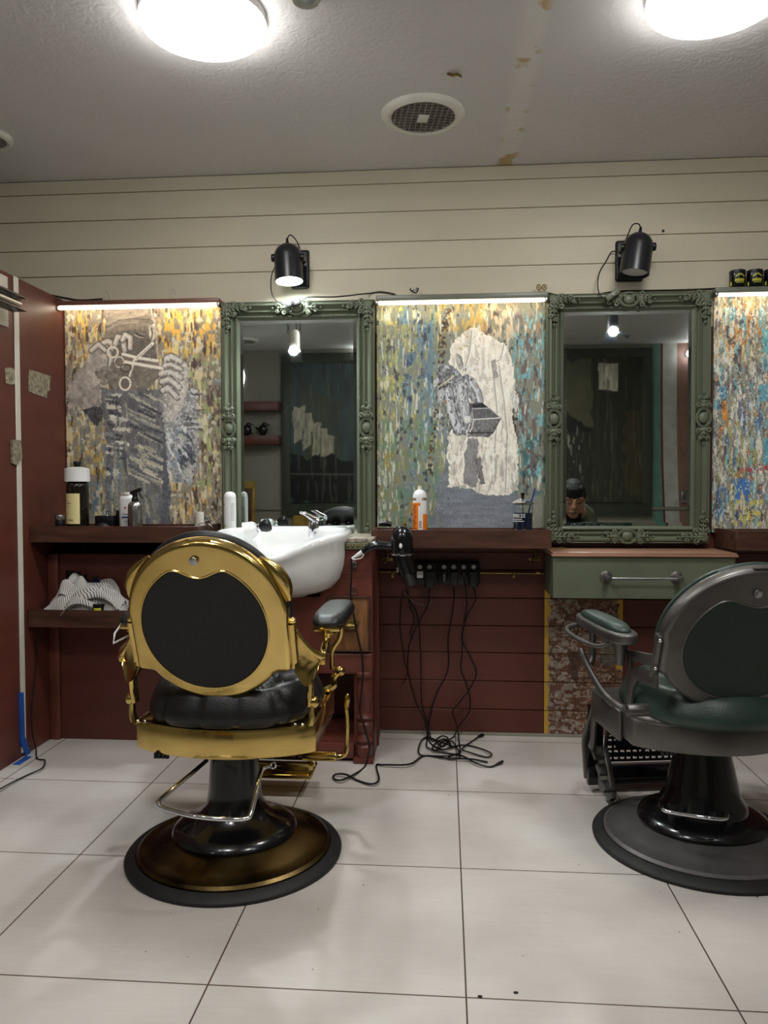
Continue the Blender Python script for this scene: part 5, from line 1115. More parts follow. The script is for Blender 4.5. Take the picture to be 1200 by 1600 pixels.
# ---------------------------------------------------------------- cape and things on the lower shelf
def fabric(name, f, nu, nv, par, th=.0018):
    b = MB(); b.grid(f, nu, nv); bm = b.bm; uv = bm.loops.layers.uv.new('uv'); bm.verts.ensure_lookup_table(); 
    for fc in bm.faces:
        for lp_ in fc.loops: i = lp_.vert.index; lp_[uv].uv = ((i // (nv + 1)) / nu, (i % (nv + 1)) / nv)
    return b, uv
yb = YB
def fold(name, ctrl, w, par, ph=0, sx=1.0, nu=40, nv=18, wav=.012):
    """a band of cloth following ctrl (list of 3-D points), w wide, rippled"""
    P = crom(ctrl, 10); n = len(P) - 1
    b = MB(); bm = b.bm; V = []
    for i, p in enumerate(P):
        tng = (P[min(i + 1, n)] - P[max(i - 1, 0)]).normalized(); sd = Vector((0, 1, 0)); row = []
        for j in range(nv + 1):
            v = j / nv - .5; rip = wav * math.sin(v * 9 + ph + i * .12) + wav * .5 * math.sin(v * 21 + ph * 2)
            droop = -.9 * w * max(0, -v - .18) - .5 * w * max(0, v - .25)
            row.append(bm.verts.new(p + Vector((0.25 * v * w * math.sin(ph), v * w * .8, rip + droop))))
        V.append(row)
    uv = bm.loops.layers.uv.new('uv'); 
    for i in range(n):
        for j in range(nv):
            f = bm.faces.new([V[i][j], V[i + 1][j], V[i + 1][j + 1], V[i][j + 1]])
            for lp_, (a, c_) in zip(f.loops, ((i, j), (i + 1, j), (i + 1, j + 1), (i, j + 1))): lp_[uv].uv = ((c_ / nv) * w * 3.2 + .02 * a, a / n)
    o = b.build(name, 'stripe', par, normals=False)
    sm = o.modifiers.new('thick', 'SOLIDIFY'); sm.thickness = .002; return o
cc = at_rest(135, 950, YB + .10, ZL)
t = thing('striped_cape', 'crumpled white barber cape with fine dark stripes heaped on the lower shelf', 'cape', cc)
Q = lambda x, y, d=.09: py(x, y, YB + d)
b = MB(); bm = b.bm; nu, nv = 60, 30; V = []     # the heap under the folds
L0, L1 = Q(77, 950), Q(200, 950); Hh = Q(135, 902).z - ZL
for i in range(nu + 1):
    row = []
    for j in range(nv + 1):
        u, v = i / nu, j / nv; x = L0.x + (L1.x - L0.x) * u; env = (math.sin(PI * min(1, u * 1.02)) ** .55) * (math.sin(PI * v) ** .5 if 0 < v < 1 else 0)
        sk = .72 + .38 * math.exp(-((u - .30) / .22) ** 2) + .10 * math.exp(-((u - .72) / .12) ** 2)
        z = ZL + .001 + (Hh - .012) * env * sk * (1 + .13 * math.sin(u * 13 + v * 7) + .08 * math.sin(u * 31 - v * 15))
        row.append(bm.verts.new((x + .010 * math.sin(v * 9), YB + .022 + .17 * v + .006 * math.sin(u * 20), max(ZL + .001, z))))
    V.append(row)
uv = bm.loops.layers.uv.new('uv')
for i in range(nu):
    for j in range(nv):
        f = bm.faces.new([V[i][j], V[i + 1][j], V[i + 1][j + 1], V[i][j + 1]])
        for lp_, (a, c_) in zip(f.loops, ((i, j), (i + 1, j), (i + 1, j + 1), (i, j + 1))): lp_[uv].uv = (a / nu * 1.5 + c_ / nv * .8, c_ / nv)
b.build('heaped_cloth', 'stripe', t, normals=False)
fold('fold', [Q(84, 944), Q(96, 920), Q(104, 908), Q(120, 916), Q(136, 928), Q(152, 922)], .13, t, .4)
fold('fold', [Q(112, 938, .05), Q(130, 926, .05), Q(158, 921, .05), Q(178, 930, .05), Q(193, 944, .05)], .10, t, 2.0)
fold('fold', [Q(136, 915, .15), Q(150, 913, .15), Q(172, 909, .15), Q(184, 922, .15), Q(190, 940, .15)], .09, t, 3.3)
fold('fold', [Q(100, 954, .02), Q(112, 938, .02), Q(128, 934, .02), Q(150, 942, .02)], .055, t, 1.2, wav=.006)
def lowjar(name, x, ytop, w, mm, label, cat, dY=.155, prof=None):
    p = at_rest(x, 950, YB + dY, ZL); h = py(x, ytop, YB + dY).z - ZL; R = w * (YB + dY) / FPX
    t = thing(name, label, cat, p, group='dark bottles behind the cape'); MB().lathe([(0, 0), (R, 0), (R, h * .72), (R * .8, h * .82), (R * .4, h * .88), (R * .4, h * .92)] + [(0, h * .92)], p, 24).build('bottle_body', mm, t); MB().cyl(p + Vector((0, 0, h * .90)), p + Vector((0, 0, h)), R * .45, seg=16, bev=.001).build('cap', 'black', t); return t
lowjar('dark_bottle', 120, 893, 8, 'gloss', 'black bottle behind the striped cape, left of the blue one', 'bottle')
lowjar('dark_bottle', 133, 897, 8, 'gloss', 'squat black bottle behind the striped cape, between the tall black and blue ones', 'bottle')
lowjar('blue_bottle', 150, 899, 8, 'bluefluid', 'dark blue bottle behind the striped cape', 'bottle')
x0, x1, a_, b_ = rect3(102, 892, 124, 950, YB + .18); tag(MB().box(x0, x1, YB + .185, YB + .21, ZL, a_, .002).build('black_carton', 'black'), 'flat black carton upright at the back of the lower shelf', 'box')
p = at_rest(155, 952, YB + .035, ZL); t = thing('pomade_jar', 'small black jar with yellow print peeping from under the striped cape', 'jar', p); MB().cyl(p, p + Vector((0, 0, .032)), .027, seg=24, bev=.002).build('body', 'gloss', t)
wrap(MB(), p, .027, p.z + .004, p.z + .016, -.6, .7).build('yellow_print', 'yellow', t, flat=True, normals=False)
# ---------------------------------------------------------------- barber chairs (local axes: x right, y the way the sitter faces, z up)
def puff(b, outline, z0, z1, buttons, cx=0, cy=0, n=26, na=120, pleats=0, dent=.022, swirl=True, X=None, edge=.42):
    """a cushion: outline(a) gives radius; z0 bottom, z1 top; button dents"""
    if pleats:
        o_ = outline
        def outline(a):
            d = abs((a * pleats / (2 * PI) + .5) % 1 - .5) * 2 * PI / pleats; f = 1 - .035 * math.exp(-(d / .035) ** 2) - .012 * math.exp(-(d / .12) ** 2); x, y = o_(a); return x * f, y * f
    bb = bmesh.new(); rings = []
    prof = [(.0, .0, 1)] 
    def top(x, y, q):
        z = z1 - (z1 - z0) * (.10 * q ** 2) - (z1 - z0) * edge * max(0, (q - .80) / .20) ** 2.4
        for bx, by in buttons:
            d2 = (x - bx) ** 2 + (y - by) ** 2; z -= dent * math.exp(-d2 / .0006) + dent * .45 * math.exp(-d2 / .0035)
        for i, (bx, by) in enumerate(buttons):
            for (ex, ey) in buttons[i + 1:]:
                L = math.hypot(ex - bx, ey - by)
                if L < .125:
                    t = max(0, min(1, ((x - bx) * (ex - bx) + (y - by) * (ey - by)) / (L * L))); d = math.hypot(x - bx - t * (ex - bx), y - by - t * (ey - by)); z -= dent * .5 * math.exp(-(d / .007) ** 2)
        return z
    c = bb.verts.new((cx, cy, top(cx, cy, 0)))
    for k in range(1, n + 1):
        q = k / n; rings.append([bb.verts.new((cx + outline(2 * PI * i / na)[0] * q, cy + outline(2 * PI * i / na)[1] * q, top(cx + outline(2 * PI * i / na)[0] * q, cy + outline(2 * PI * i / na)[1] * q, q))) for i in range(na)])
    hm = z1 - (z1 - z0) * (.10 + edge)
    for f, z in ((1.03, hm - (hm - z0) * .35), (1.03, hm - (hm - z0) * .65), (.99, z0 + .004), (.95, z0)):
        rings.append([bb.verts.new((cx + outline(2 * PI * i / na)[0] * f, cy + outline(2 * PI * i / na)[1] * f, z)) for i in range(na)])
    for i in range(na): bb.faces.new([c, rings[0][i], rings[0][(i + 1) % na]])
    for A, B in zip(rings, rings[1:]):
        for i in range(na): bb.faces.new([A[i], B[i], B[(i + 1) % na], A[(i + 1) % na]])
    bb.faces.new(rings[-1][::-1]); b._merge(bb, X)
def dshape(a, b_, e=2.6):
    def f(t):
        c, s = math.cos(t), math.sin(t); k = (abs(c) ** e + abs(s) ** e) ** (-1 / e); return a * k * c, b_ * k * s
    return f
def arcpts(cx, cy, rx, ry, a0, a1, n): return [(cx + rx * math.cos(a0 + (a1 - a0) * i / n), cy + ry * math.sin(a0 + (a1 - a0) * i / n)) for i in range(n + 1)]
def back_outline(R, Rv, fw, zlo):
    """round plate whose sides run straight down to square shoulders, then in to the lower arc"""
    th = math.asin(min(.99, -zlo / Rv)); xi = R * math.cos(th)
    up = arcpts(0, 0, R, Rv, .12, PI - .12, 40)
    return up + [(-fw, .0), (-fw, zlo + .012), (-fw + .008, zlo), (-xi - .006, zlo - .002)] + arcpts(0, 0, R, Rv, PI + th + .03, 2 * PI - th - .03, 26) + [(xi + .006, zlo - .002), (fw - .008, zlo), (fw, zlo + .012), (fw, .0)]
def inset_outline(R, Rv, cz_, nw, nd, wide):
    pts = []
    for i in range(144):
        a = 2 * PI * i / 144; x, z = R * math.cos(a), cz_ + Rv * math.sin(a)
        if z > cz_ and abs(x) < wide: z -= nd * (.5 + .5 * math.cos(PI * x / wide))
        pts.append((x, z))
    return pts
def barber_chair(pos, rz, S, label):
    P = S['mats']; t = thing('barber_chair', label, 'barber chair', (pos[0], pos[1], 0), rz, 'barber chairs')
    Bd = lambda b, n, m, par=t, **k: b.build(n, m, par, local=True, **k)
    R0 = S['base']
    Bd(MB().lathe([(0, 0), (R0, 0), (R0 + .002, .010), (R0 - .004, .018), (R0 - .032, .026), (R0 - .036, .014), (0, .014)], seg=72), 'rubber_ring', 'rubber')
    Bd(MB().lathe([(R0 - .036, .016), (R0 - .034, .030), (R0 - .044, .037), (R0 - .055, .034), (R0 - .09, .045), (.19, .072), (.10, .085), (0, .085)], seg=72), 'base_disc', P['disc'])
    cr_ = S['col']
    col = [(.192, .070), (.195, .080), (.188, .093), (.165, .104), (.135, .115), (cr_[1] + .025, .135), (cr_[1] + .006, .165), (cr_[1], .20), (cr_[0] + .004, .33), (cr_[0], .37), (cr_[0], .385), (0, .385)]
    co = Bd(MB().lathe(col, seg=56, ax=S.get('colx', 1)), 'pedestal', 'gloss')
    # seat frame
    w, yf, yb_, bl, zb, zt = S['w'], S['yf'], S['yb'], S['bulge'], S['zb'], S['zt']
    out = [(w, yf - .02), (w - .02, yf), (-w + .02, yf), (-w, yf - .02), (-w, yb_)] + [(-w + 2 * w * i / 20, yb_ - bl * math.sin(PI * i / 20) ** .8) for i in range(1, 20)] + [(w, yb_)]
    Bd(MB().prism(out, zb, zt, bev=.007, seg=2), 'seat_frame', P['frame'])
    Bd(MB().box(-.15, .15, -.12, .2, zb - .02, zb + .004, .006), 'underplate', 'gloss')
    for k in range(4): Bd(MB().cyl((-.20 + k * .012, -.15, zb - .012), (-.20 + k * .012, -.15, zb + .004), .006, seg=8), 'bolt', 'black')
    # seat cushion
    bt = [(x, y) for j, y in enumerate((-.10, -.02, .06, .14, .22)) for x in ([-.16, -.053, .053, .16] if j % 2 else [-.107, 0, .107])] if S['tuft'] else [(-.10, -.09), (.10, -.09), (-.17, .02), (.17, .02), (0, .1)]
    b = MB(); puff(b, dshape(S['cw'], S['cd'], S.get('ce', 2.6)), zt, S['cz'], bt, 0, S['cy'], dent=.030 if S['tuft'] else .006, pleats=14 if S['tuft'] else 0)
    cu = Bd(b, 'seat_cushion', P['pad'], angle=60)
    for bx, by in bt: Bd(MB().ball((bx, by, S['cz'] - .032 if S['tuft'] else S['cz'] - .006), (.009, .009, .005), 10), 'button', P['pad'], cu)
    # backrest plate, tilted away from the sitter
    Xb = T(0, S['by'], S['bz']) @ rotx(S['tilt']) @ rotx(PI / 2)      # plate x right, y up, z towards the rear (-Y)
    o1 = back_outline(S['R'], S['Rv'], S['fw'], S['zlo'])
    sh = Bd(MB().prism(o1, -.028, .022, X=Xb, bev=.016, seg=4), 'back_shell', P['frame'], angle=50)
    ins = inset_outline(S['iR'], S['iRv'], S['icz'], 0, S['nd'], S['nw'])
    Bd(MB().prism(ins, .018, .0245, X=Xb @ T(S.get('ix', 0), 0, 0), bev=.002, seg=1), 'back_panel', P['panel'], sh)
    rim_ = [Xb @ Vector((x * 1.012 + S.get('ix', 0), S['icz'] + (z - S['icz']) * 1.012, .0225)) for x, z in ins]
    Bd(MB().tube(rim_, .0028, 6, closed=True), 'panel_trim', P['frame'], sh)
    q = Xb @ Vector((S.get('kx', 0), S['kz'], .020)); q2 = Xb @ Vector((S.get('kx', 0), S['kz'], .034))
    Bd(MB().cyl(q, q2, .0125, seg=20, bev=.003), 'headrest_knob', 'steel', sh)
    # padding on the sitter's side
    Xp = T(0, S['by'], S['bz']) @ rotx(S['tilt']) @ rotx(-PI / 2) @ Matrix.Diagonal((1, -1, 1, 1))
    b = MB(); bb2 = [(x, y) for j, y in enumerate((-.14, -.05, .04, .13)) for x in ([-.13, -.043, .043, .13] if j % 2 else [-.087, 0, .087])]
    puff(b, dshape(S['R'] * S.get('pk', .97), S['Rv'] * S.get('pk', .98), 2.0), .026, .026 + S.get('pt', .072), bb2, 0, 0, dent=.022, X=Xp)
    pd = Bd(b, 'back_cushion', P['pad'], angle=60)
    for bx, by in bb2: Bd(MB().ball(Xp @ Vector((bx, by, .076)), .009, 10), 'button', P['pad'], pd)
    Bd(MB().box(-.035, .035, -.02, .02, -.003, .002, .001, X=T(Xb @ Vector((0, S['Rv'] - .004, -.002)))), 'top_slot', P['frame'])
    for s in (-1, 1):
        if S['style'] == 'gold':
            Bd(MB().tube([Xb @ Vector((s * (S['R'] + .004 + .006 * math.sin(PI * k / 8)) * math.cos(.22 + .62 * k / 8), S['Rv'] * math.sin(.22 + .62 * k / 8), -.022)) for k in range(9)], [.006, .018, .024, .024, .016, .005], 12, flat=.8), 'side_ear', P['frame'])
            # upright side rail, wing to the arm, lower bracket
            e0, e1 = Xb @ Vector((s * (S['fw'] + .006), S['zlo'] + .004, -.006)), Xb @ Vector((s * (S['fw'] + .006), -.01, -.006))
            Bd(MB().tube([e0, e1], .013, 10, flat=.8), 'side_rail', P['frame']); Bd(MB().ball(e1 + Vector((0, 0, .008)), (.014, .014, .010), 12), 'rail_knob', P['frame'])
            za = S['az']; xa = s * S['ax']
            # wing: curved cast plate
            b = MB(); bm_ = b.bm; rows = []
            for i in range(13):
                u = i / 12; x = s * (S['fw'] + .008) + (xa - s * (S['fw'] + .008)) * u; y = e0.y + .06 * u ** 1.4
                k_ = (1 - u) ** 1.5; up_, lo_ = (e1.z - .03) * k_ + (za - .078) * (1 - k_), e0.z - .012 - .052 * math.sin(PI * min(1, u * 1.0)) ** 1.2 * (1 - .2 * u) + .022 * u ** 3
                rows.append([bm_.verts.new((x, y + .010 * math.sin(PI * v) - th_, lo_ + (up_ - lo_) * v)) for th_ in (0, .022) for v in ((0, .25, .5, .75, 1) if th_ == 0 else (1, .75, .5, .25, 0))])
            for A, B in zip(rows, rows[1:]):
                for k in range(10): bm_.faces.new([A[k], A[(k + 1) % 10], B[(k + 1) % 10], B[k]])
            bm_.faces.new(rows[0]); bm_.faces.new(rows[-1][::-1]); wg = Bd(b, 'arm_wing', P['frame'], angle=50)
            Bd(MB().tube([(s * (S['fw'] + .008) + (xa - s * (S['fw'] + .008)) * u, e0.y + .06 * u ** 1.4 - .010, (e1.z - .03) * (1 - u) ** 1.5 + (za - .078) * (1 - (1 - u) ** 1.5)) for u in [k / 8 for k in range(9)]], [.010, .011, .011, .012, .014], 10), 'wing_edge', P['frame'], wg)
            pv = Vector((s * (w - .012), e0.y + .045, zt + .075))
            Bd(MB().tube([(s * (S['fw'] - .0), e0.y + .02, e0.z + .012), (s * (S['fw'] + .022), e0.y + .03, e0.z - .02), (s * (w - .008), e0.y + .04, e0.z - .055), (pv.x, pv.y, pv.z - .01)], [.018, .022, .021, .018], 10, flat=.6, up=(0, 1, 0), smooth=6), 'lower_link', P['frame'])
            Bd(MB().ball(pv + Vector((s * .012, 0, 0)), .0185, 16), 'pivot_ball', P['frame'])
            Bd(MB().tube([pv + Vector((s * .008, 0, 0)), (s * (w - .004), pv.y, zt + .03), (s * (w - .010), pv.y, zt + .008)], [.014, .016, .018], 8, flat=.6, up=(0, 1, 0), smooth=3), 'frame_bracket', P['frame'])
            ft = Bd(MB().lathe([(0, 0), (.034, 0), (.032, .006), (0, .008)], seg=20, X=T(s * (w - .038), pv.y, zt), ay=.6), 'bracket_foot', P['frame'])
            for dx in (-.016, .006): Bd(MB().ball((s * (w - .038) + dx, pv.y - .004, zt + .008), (.006, .006, .004), 8), 'screw', 'chrome', ft)
            # arm pad on its plate, rear post, S-shaped front post
            b = MB(); puff(b, dshape(.052, .195, 4), za - .004, za + .034, [], xa, .12, dent=0, edge=.35, na=48, n=12); ap = Bd(b, 'arm_pad', P['pad'], angle=60)
            Bd(MB().box(xa - .042, xa + .042, -.060, .29, za - .020, za - .002, .006), 'arm_plate', P['frame'], ap)
            Bd(MB().cyl((xa, -.035, za - .03), (xa, -.035, za - .018), .026, seg=20, bev=.003), 'arm_boss', P['frame'], ap)
            Bd(MB().tube([(xa, -.05, za - .028), (xa - s * .002, -.06, za - .050), (xa, e0.y + .055, za - .075), (xa, e0.y + .05, za - .10)], [.016, .011, .014, .011], 10, smooth=5), 'rear_post', P['frame'])
            bf = Vector((xa - s * .002, .26, zt + .072))
            Bd(MB().tube([(xa + s * .005, .235, za - .015), (xa + s * .005, .24, za - .06), (xa - s * .004, .25, za - .10), (xa - s * .028, .255, za - .14), (xa - s * .030, .258, za - .19), bf + Vector((-s * .026, 0, .01))], [.012, .010, .009, .009, .009, .010], 10, smooth=6), 'front_post', P['frame'])
            Bd(MB().ball(bf + Vector((0, 0, 0)), .0175, 16), 'pivot_ball', P['frame'])
            Bd(MB().tube([bf, (bf.x - s * .022, bf.y - .004, bf.z - .022), (s * (w + .004), .255, zt + .022), (s * (w - .028), .25, zt + .006)], [.010, .012, .012, .010], 8, smooth=5), 'frame_bracket', P['frame'])
        else:
            za = S['az']; xa = s * S['ax']
            e0, e1 = Xb @ Vector((s * (S['fw'] + .004), S['zlo'] - .02, -.004)), Xb @ Vector((s * (S['fw'] + .004), .02, -.004))
            Bd(MB().tube([e0, e1], .015, 8, flat=.9), 'side_bracket', P['frame'])
            for k in (.12, .78): Bd(MB().ball(e0 + (e1 - e0) * (1 - k) + Vector((s * .004, -.014, 0)), .0065, 10), 'screw', 'chrome')
            # slotted side plate from the back to the front edge of the arm
            b = MB(); YZ = Matrix(((0, 0, 1, s * (S['fw'] + .006)), (1, 0, 0, 0), (0, 1, 0, 0), (0, 0, 0, 1)))
            b.prism([(-.25, .672), (-.035, .642), (-.035, .612), (-.25, .636)], -.007, .007, X=YZ, bev=.002)
            b.prism([(-.25, .612), (-.14, .612), (-.09, .600), (-.058, .585), (-.058, .625), (-.034, .625), (-.034, .47), (-.062, .47), (-.078, .53), (-.12, .565), (-.25, .575)], -.007, .007, X=YZ, bev=.002)
            Bd(b, 'slotted_side_plate', P['frame'])
            hb = Vector((xa - s * .02, e0.y + .05, zt + .05)); Bd(MB().cyl(hb + Vector((-s * .02, 0, 0)), hb + Vector((s * .045, 0, 0)), .019, seg=20, bev=.004), 'pivot_barrel', P['frame'])
            b = MB(); puff(b, dshape(.036, .185, 3), za + .004, za + .030, [], xa, .09, dent=0, edge=.35, na=48, n=12); ap = Bd(b, 'arm_pad', P['pad'], angle=60)
            Bd(MB().prism([(xa + x, .085 + y) for x, y in (dshape(.052, .222, 3)(2 * PI * i / 40) for i in range(40))], za - .024, za + .008, bev=.008, seg=3), 'arm_tray', P['frame'], ap)
            Bd(MB().tube([(xa, -.05, za - .02), (xa, -.055, za - .06), (xa, -.05, za - .10)], [.030, .018, .014], 12, smooth=4), 'rear_post', P['frame'])
            Bd(MB().tube([(xa - s * .0, .20, za - .016), (xa + s * .0, .205, za - .07), (xa + s * .002, .20, za - .13), (xa + s * .016, .18, za - .16)], [.013, .012, .012, .010], 10, smooth=5), 'front_post', P['frame'])
            Bd(MB().tube([(xa + s * .045, .20, za - .105), (xa + s * .040, .16, za - .14), (xa + s * .02, .10, za - .20), (xa + s * .0, .06, za - .235), (xa - s * .03, .03, za - .262), (xa - s * .05, .0, za - .27)], [.012, .011, .012, .014, .017, .018], 10, flat=.7, smooth=6), 'sweeping_arm_brace', P['frame'])
            Bd(MB().tube([(xa + s * .01, .25, za - .022), (xa + s * .085, .22, za - .03), (xa + s * .09, .14, za - .045), (xa + s * .05, .02, za - .055), (xa + s * .01, -.03, za - .03)], .0075, 9, smooth=6), 'towel_loop', P['frame'])
            Bd(MB().tube([(s * (w - .02), .02, zt + .012), (s * (w - .01), -.04, zt + .004), (s * (w - .04), -.12, zt + .006), (s * (w - .12), yb_ - bl * .62, zt + .004)], [.008, .015, .015, .009], 10, flat=.55, smooth=6), 'side_lip', P['frame'])
            Bd(MB().box(s * (w - .15) - .008, s * (w - .15) + .008, yb_ - bl * .66 - .006, yb_ - bl * .5, zb - .002, zt + .002, .003), 'frame_joint', P['frame'])
            Bd(MB().box(min(s * w, s * (w + .014)), max(s * w, s * (w + .014)), -.02, .24, zb - .012, zt + .004, .006), 'side_plate', P['frame'])
    # footrest beyond the seat
    fy, fx = S['fy'], .16
    zlo_ = S['fz']
    for s in (-1, 1): fr = Bd(MB().tube([(s * fx, yf - .03, zb + .01), (s * fx, fy - .06, zb - .06), (s * (fx), fy, (zb + zlo_) / 2), (s * fx, fy + .02, zlo_ + .02)], [.012, .013, .012, .012], 8, flat=.6, smooth=5), 'footrest_arm', P['foot'])
    b = MB(); nx, nz = 13, 5; h0, h1 = zlo_ + .07, zb - .02
    for i in range(nx + 1): x = -fx + 2 * fx * i / nx; b.box(x - .004, x + .004, -.004, .004, 0, 1, X=T(0, fy, h0) @ Matrix.Shear('XZ', 4, (0, 0)) @ Matrix.Diagonal((1, 1, h1 - h0, 1)))
    for j in range(nz + 1): z = h0 + (h1 - h0) * j / nz; b.box(-fx, fx, fy - .005, fy + .003, z - .004, z + .004)
    for i in range(nx):
        for j in range(nz): b.cyl((-fx + 2 * fx * (i + .5) / nx, fy - .003, h0 + (h1 - h0) * (j + .5) / nz), (-fx + 2 * fx * (i + .5) / nx, fy + .002, h0 + (h1 - h0) * (j + .5) / nz), .0105, seg=8)
    Bd(b, 'openwork_panel', P['mesh'], fr)
    if S['style'] == 'green': Bd(MB().box(-fx + .035, fx - .035, fy - .008, fy + .008, h0 + .045, h1, .002).box(-.235, -fx - .02, fy - .02, fy, h0 - .02, h1), 'solid_sheet', 'gloss', fr)
    Bd(MB().box(-fx - .01, fx + .01, fy - .03, fy + .12, zlo_, zlo_ + .018, .005).box(-fx, fx, fy - .012, fy + .004, zlo_ + .01, zlo_ + .055, .004), 'foot_plate', P['foot'], fr)
    for s in (-1, 1): Bd(MB().cyl((s * (fx + .004), fy + .01, zlo_ + .05), (s * (fx + .018), fy + .01, zlo_ + .05), .014, seg=16, bev=.002), 'hinge_cap', P['foot'], fr)
    return t, Bd
GOLD = dict(style='gold', mats=dict(disc='tarnish', frame='gold', pad='leather', panel='panel', foot='gold', mesh='tarnish'), base=.337, col=(.071, .083),
            w=.278, yf=.315, yb=-.10, bulge=.092, zb=.360, zt=.450, cw=.262, cd=.262, cy=.065, cz=.582, tuft=True,
            R=.232, Rv=.257, fw=.228, zlo=-.158, by=-.245, bz=.782, tilt=.36, iR=.181, iRv=.199, icz=-.012, nd=.042, nw=.088, ix=-.010, kx=-.014, kz=.202,
            az=.738, ax=.306, fy=.46, fz=.07)
gc, GB = barber_chair((-.668, 2.395), 0, GOLD, 'polished gold barber chair with black leather, seen from behind before the white basin')
L = lambda x, y, Y: py(x, y, Y) - Vector((-.668, 2.395, 0))
GB(MB().tube([L(323, 1188, 2.34), L(300, 1208, 2.25), L(252, 1248, 2.12), L(248, 1256, 2.10), L(256, 1263, 2.09), L(300, 1275, 2.06), L(350, 1280, 2.06), L(382, 1279, 2.08), L(392, 1270, 2.10), L(404, 1220, 2.20), L(410, 1202, 2.26), L(424, 1197, 2.26)], .0068, 10, smooth=5), 'pump_lever', 'chrome')
GB(MB().tube([L(427 + 4 * math.cos(a * .7854), 1196 + 5 * math.sin(a * .7854), 2.26) for a in range(8)], .0028, 7, closed=True), 'lever_eye', 'chrome')
rl = GB(MB().cyl((.17, .26, .222), (.29, .26, .222), .0175, seg=20, bev=.003), 'recline_tube', 'gold')
GB(MB().tube([(.28, .26, .222), (.31, .262, .224), (.324, .266, .242), (.326, .27, .28), (.328, .27, .34), (.325, .27, .39), (.327, .272, .425), (.328, .272, .44)], [.016, .013, .012, .011, .010, .011, .016, .007], 10, smooth=6, flat=.7, up=(0, 1, 0)), 'recline_lever', 'gold', rl)
GB(MB().tube([(-.300, .04, .737), (-.365, .02, .734), (-.375, -.03, .70), (-.372, -.05, .672), (-.318, -.02, .70), (-.30, .02, .715)], .0035, 8, smooth=0), 'towel_wire', 'white')
GREEN = dict(style='green', mats=dict(disc='gun_dark', frame='gun', pad='gleather', panel='gpanel', foot='gun_dark', mesh='black'), base=.345, col=(.072, .105), colx=1.05,
             w=.275, yf=.290, yb=-.10, bulge=.120, zb=.354, zt=.438, cw=.250, cd=.265, ce=2.1, cy=.0, cz=.550, tuft=False,
             R=.266, Rv=.234, fw=.258, zlo=-.10, by=-.265, bz=.715, tilt=.34, iR=.200, iRv=.178, icz=-.012, nd=.050, nw=.125, kx=-.018, kz=.165,
             az=.700, ax=.298, pk=.95, pt=.055, fy=.44, fz=.045)
rz2 = .148
hc, HB = barber_chair((.838, 2.577), rz2, GREEN, 'dark grey barber chair with green leather at the right edge, before the green wall drawer')
Ri = Matrix.Rotation(-rz2, 4, 'Z')
L2 = lambda x, y, Y: Ri @ (py(x, y, Y) - Vector((.838, 2.577, 0)))
HB(MB().tube([L2(1046, 1264, 2.44), L2(1040, 1259, 2.41), L2(1038, 1266, 2.38), L2(1060, 1271, 2.36), L2(1100, 1277, 2.34), L2(1130, 1280, 2.34), L2(1136, 1275, 2.37), L2(1134, 1269, 2.42)], .0068, 10, smooth=5), 'pump_bar', 'chrome')
for x, y in ((1050, 1268), (1137, 1283)): q = L2(x, y, 2.445); HB(MB().box(q.x - .010, q.x + .010, q.y - .012, q.y + .012, q.z - .035, q.z + .028, .008), 'lever_slot', 'cable')
for s in (-1, 1):
    b = MB(); b.tube([(s * .255, .28, .40), (s * .262, .33, .30), (s * .255, .40, .22), (s * .235, .44, .12), (s * .225, .46, .05)], [.020, .018, .020, .024, .022], 10, smooth=6, flat=.6)
    ca = HB(b, 'footrest_side_casting', 'gun')
    HB(MB().tube([(s * .275, .24, .40), (s * .278, .25, .27), (s * .275, .27, .232), (s * .25, .34, .222)], [.012, .012, .014, .012], 8, smooth=6), 'side_hanger', 'gun', ca)
HB(MB().box(-.24, .24, .41, .44, .03, .10, .006), 'kick_plate', 'gloss')
for s in (-1, 1):
    HB(MB().prism([(.36, .20), (.31, .215), (.26, .15), (.215, .06), (.24, .04), (.36, .04)], -.012, .012, X=Matrix(((0, 0, 1, s * .212), (1, 0, 0, 0), (0, 1, 0, 0), (0, 0, 0, 1))), bev=.008), 'side_cheek', 'gun')
    for k in range(3): HB(MB().box(-.022, .022, -.024, .024, -.008, .008, .005, X=T(s * (.238 - k * .006), .31 - k * .032, .188 - k * .048) @ rotx(.5)), 'foot_tread', 'gun')
HB(MB().tube([(-.10, .20, .36), (-.06, .34, .24), (-.02, .43, .15)], .008, 8), 'strut', 'gun')
# ---------------------------------------------------------------- what the mirrors show: the back of the shop
BY = BACK + .001
def mx(x, y, Y=BACK): return pm(x, y, Y)
a, c = mx(440, 558), mx(1016, 806)
t = thing('mural_frame', 'huge dark green framed mural across the rear wall, seen only in the mirrors', 'framed mural', ((a.x + c.x) / 2, BACK, c.z))
b = MB(); f = .095; zt_, zb_, x0, x1 = a.z + .03, c.z, a.x, c.x
for q in ((x0, x1, zt_ - f, zt_), (x0, x1, zb_, zb_ + .13), (x0, x0 + f, zb_ + .13, zt_ - f), (x1 - f, x1, zb_ + .13, zt_ - f)): b.box(q[0], q[1], BACK, BACK + .05, q[2], q[3], .004)
b.box(x0 + .002, x1 - .002, BACK + .001, BACK + .056, zb_ + .112, zb_ + .127, .004); b.build('frame', 'deepgreen', t)
cm = painting_dark_mural(420); cm.img = cm.img[:, ::1]
board('mural', cm, (x0 + f, BACK + .03, zt_ - f), (x1 - f, BACK + .03, zt_ - f), (x0 + f, BACK + .03, zb_ + .14), 'paint', t, thick=-.02)
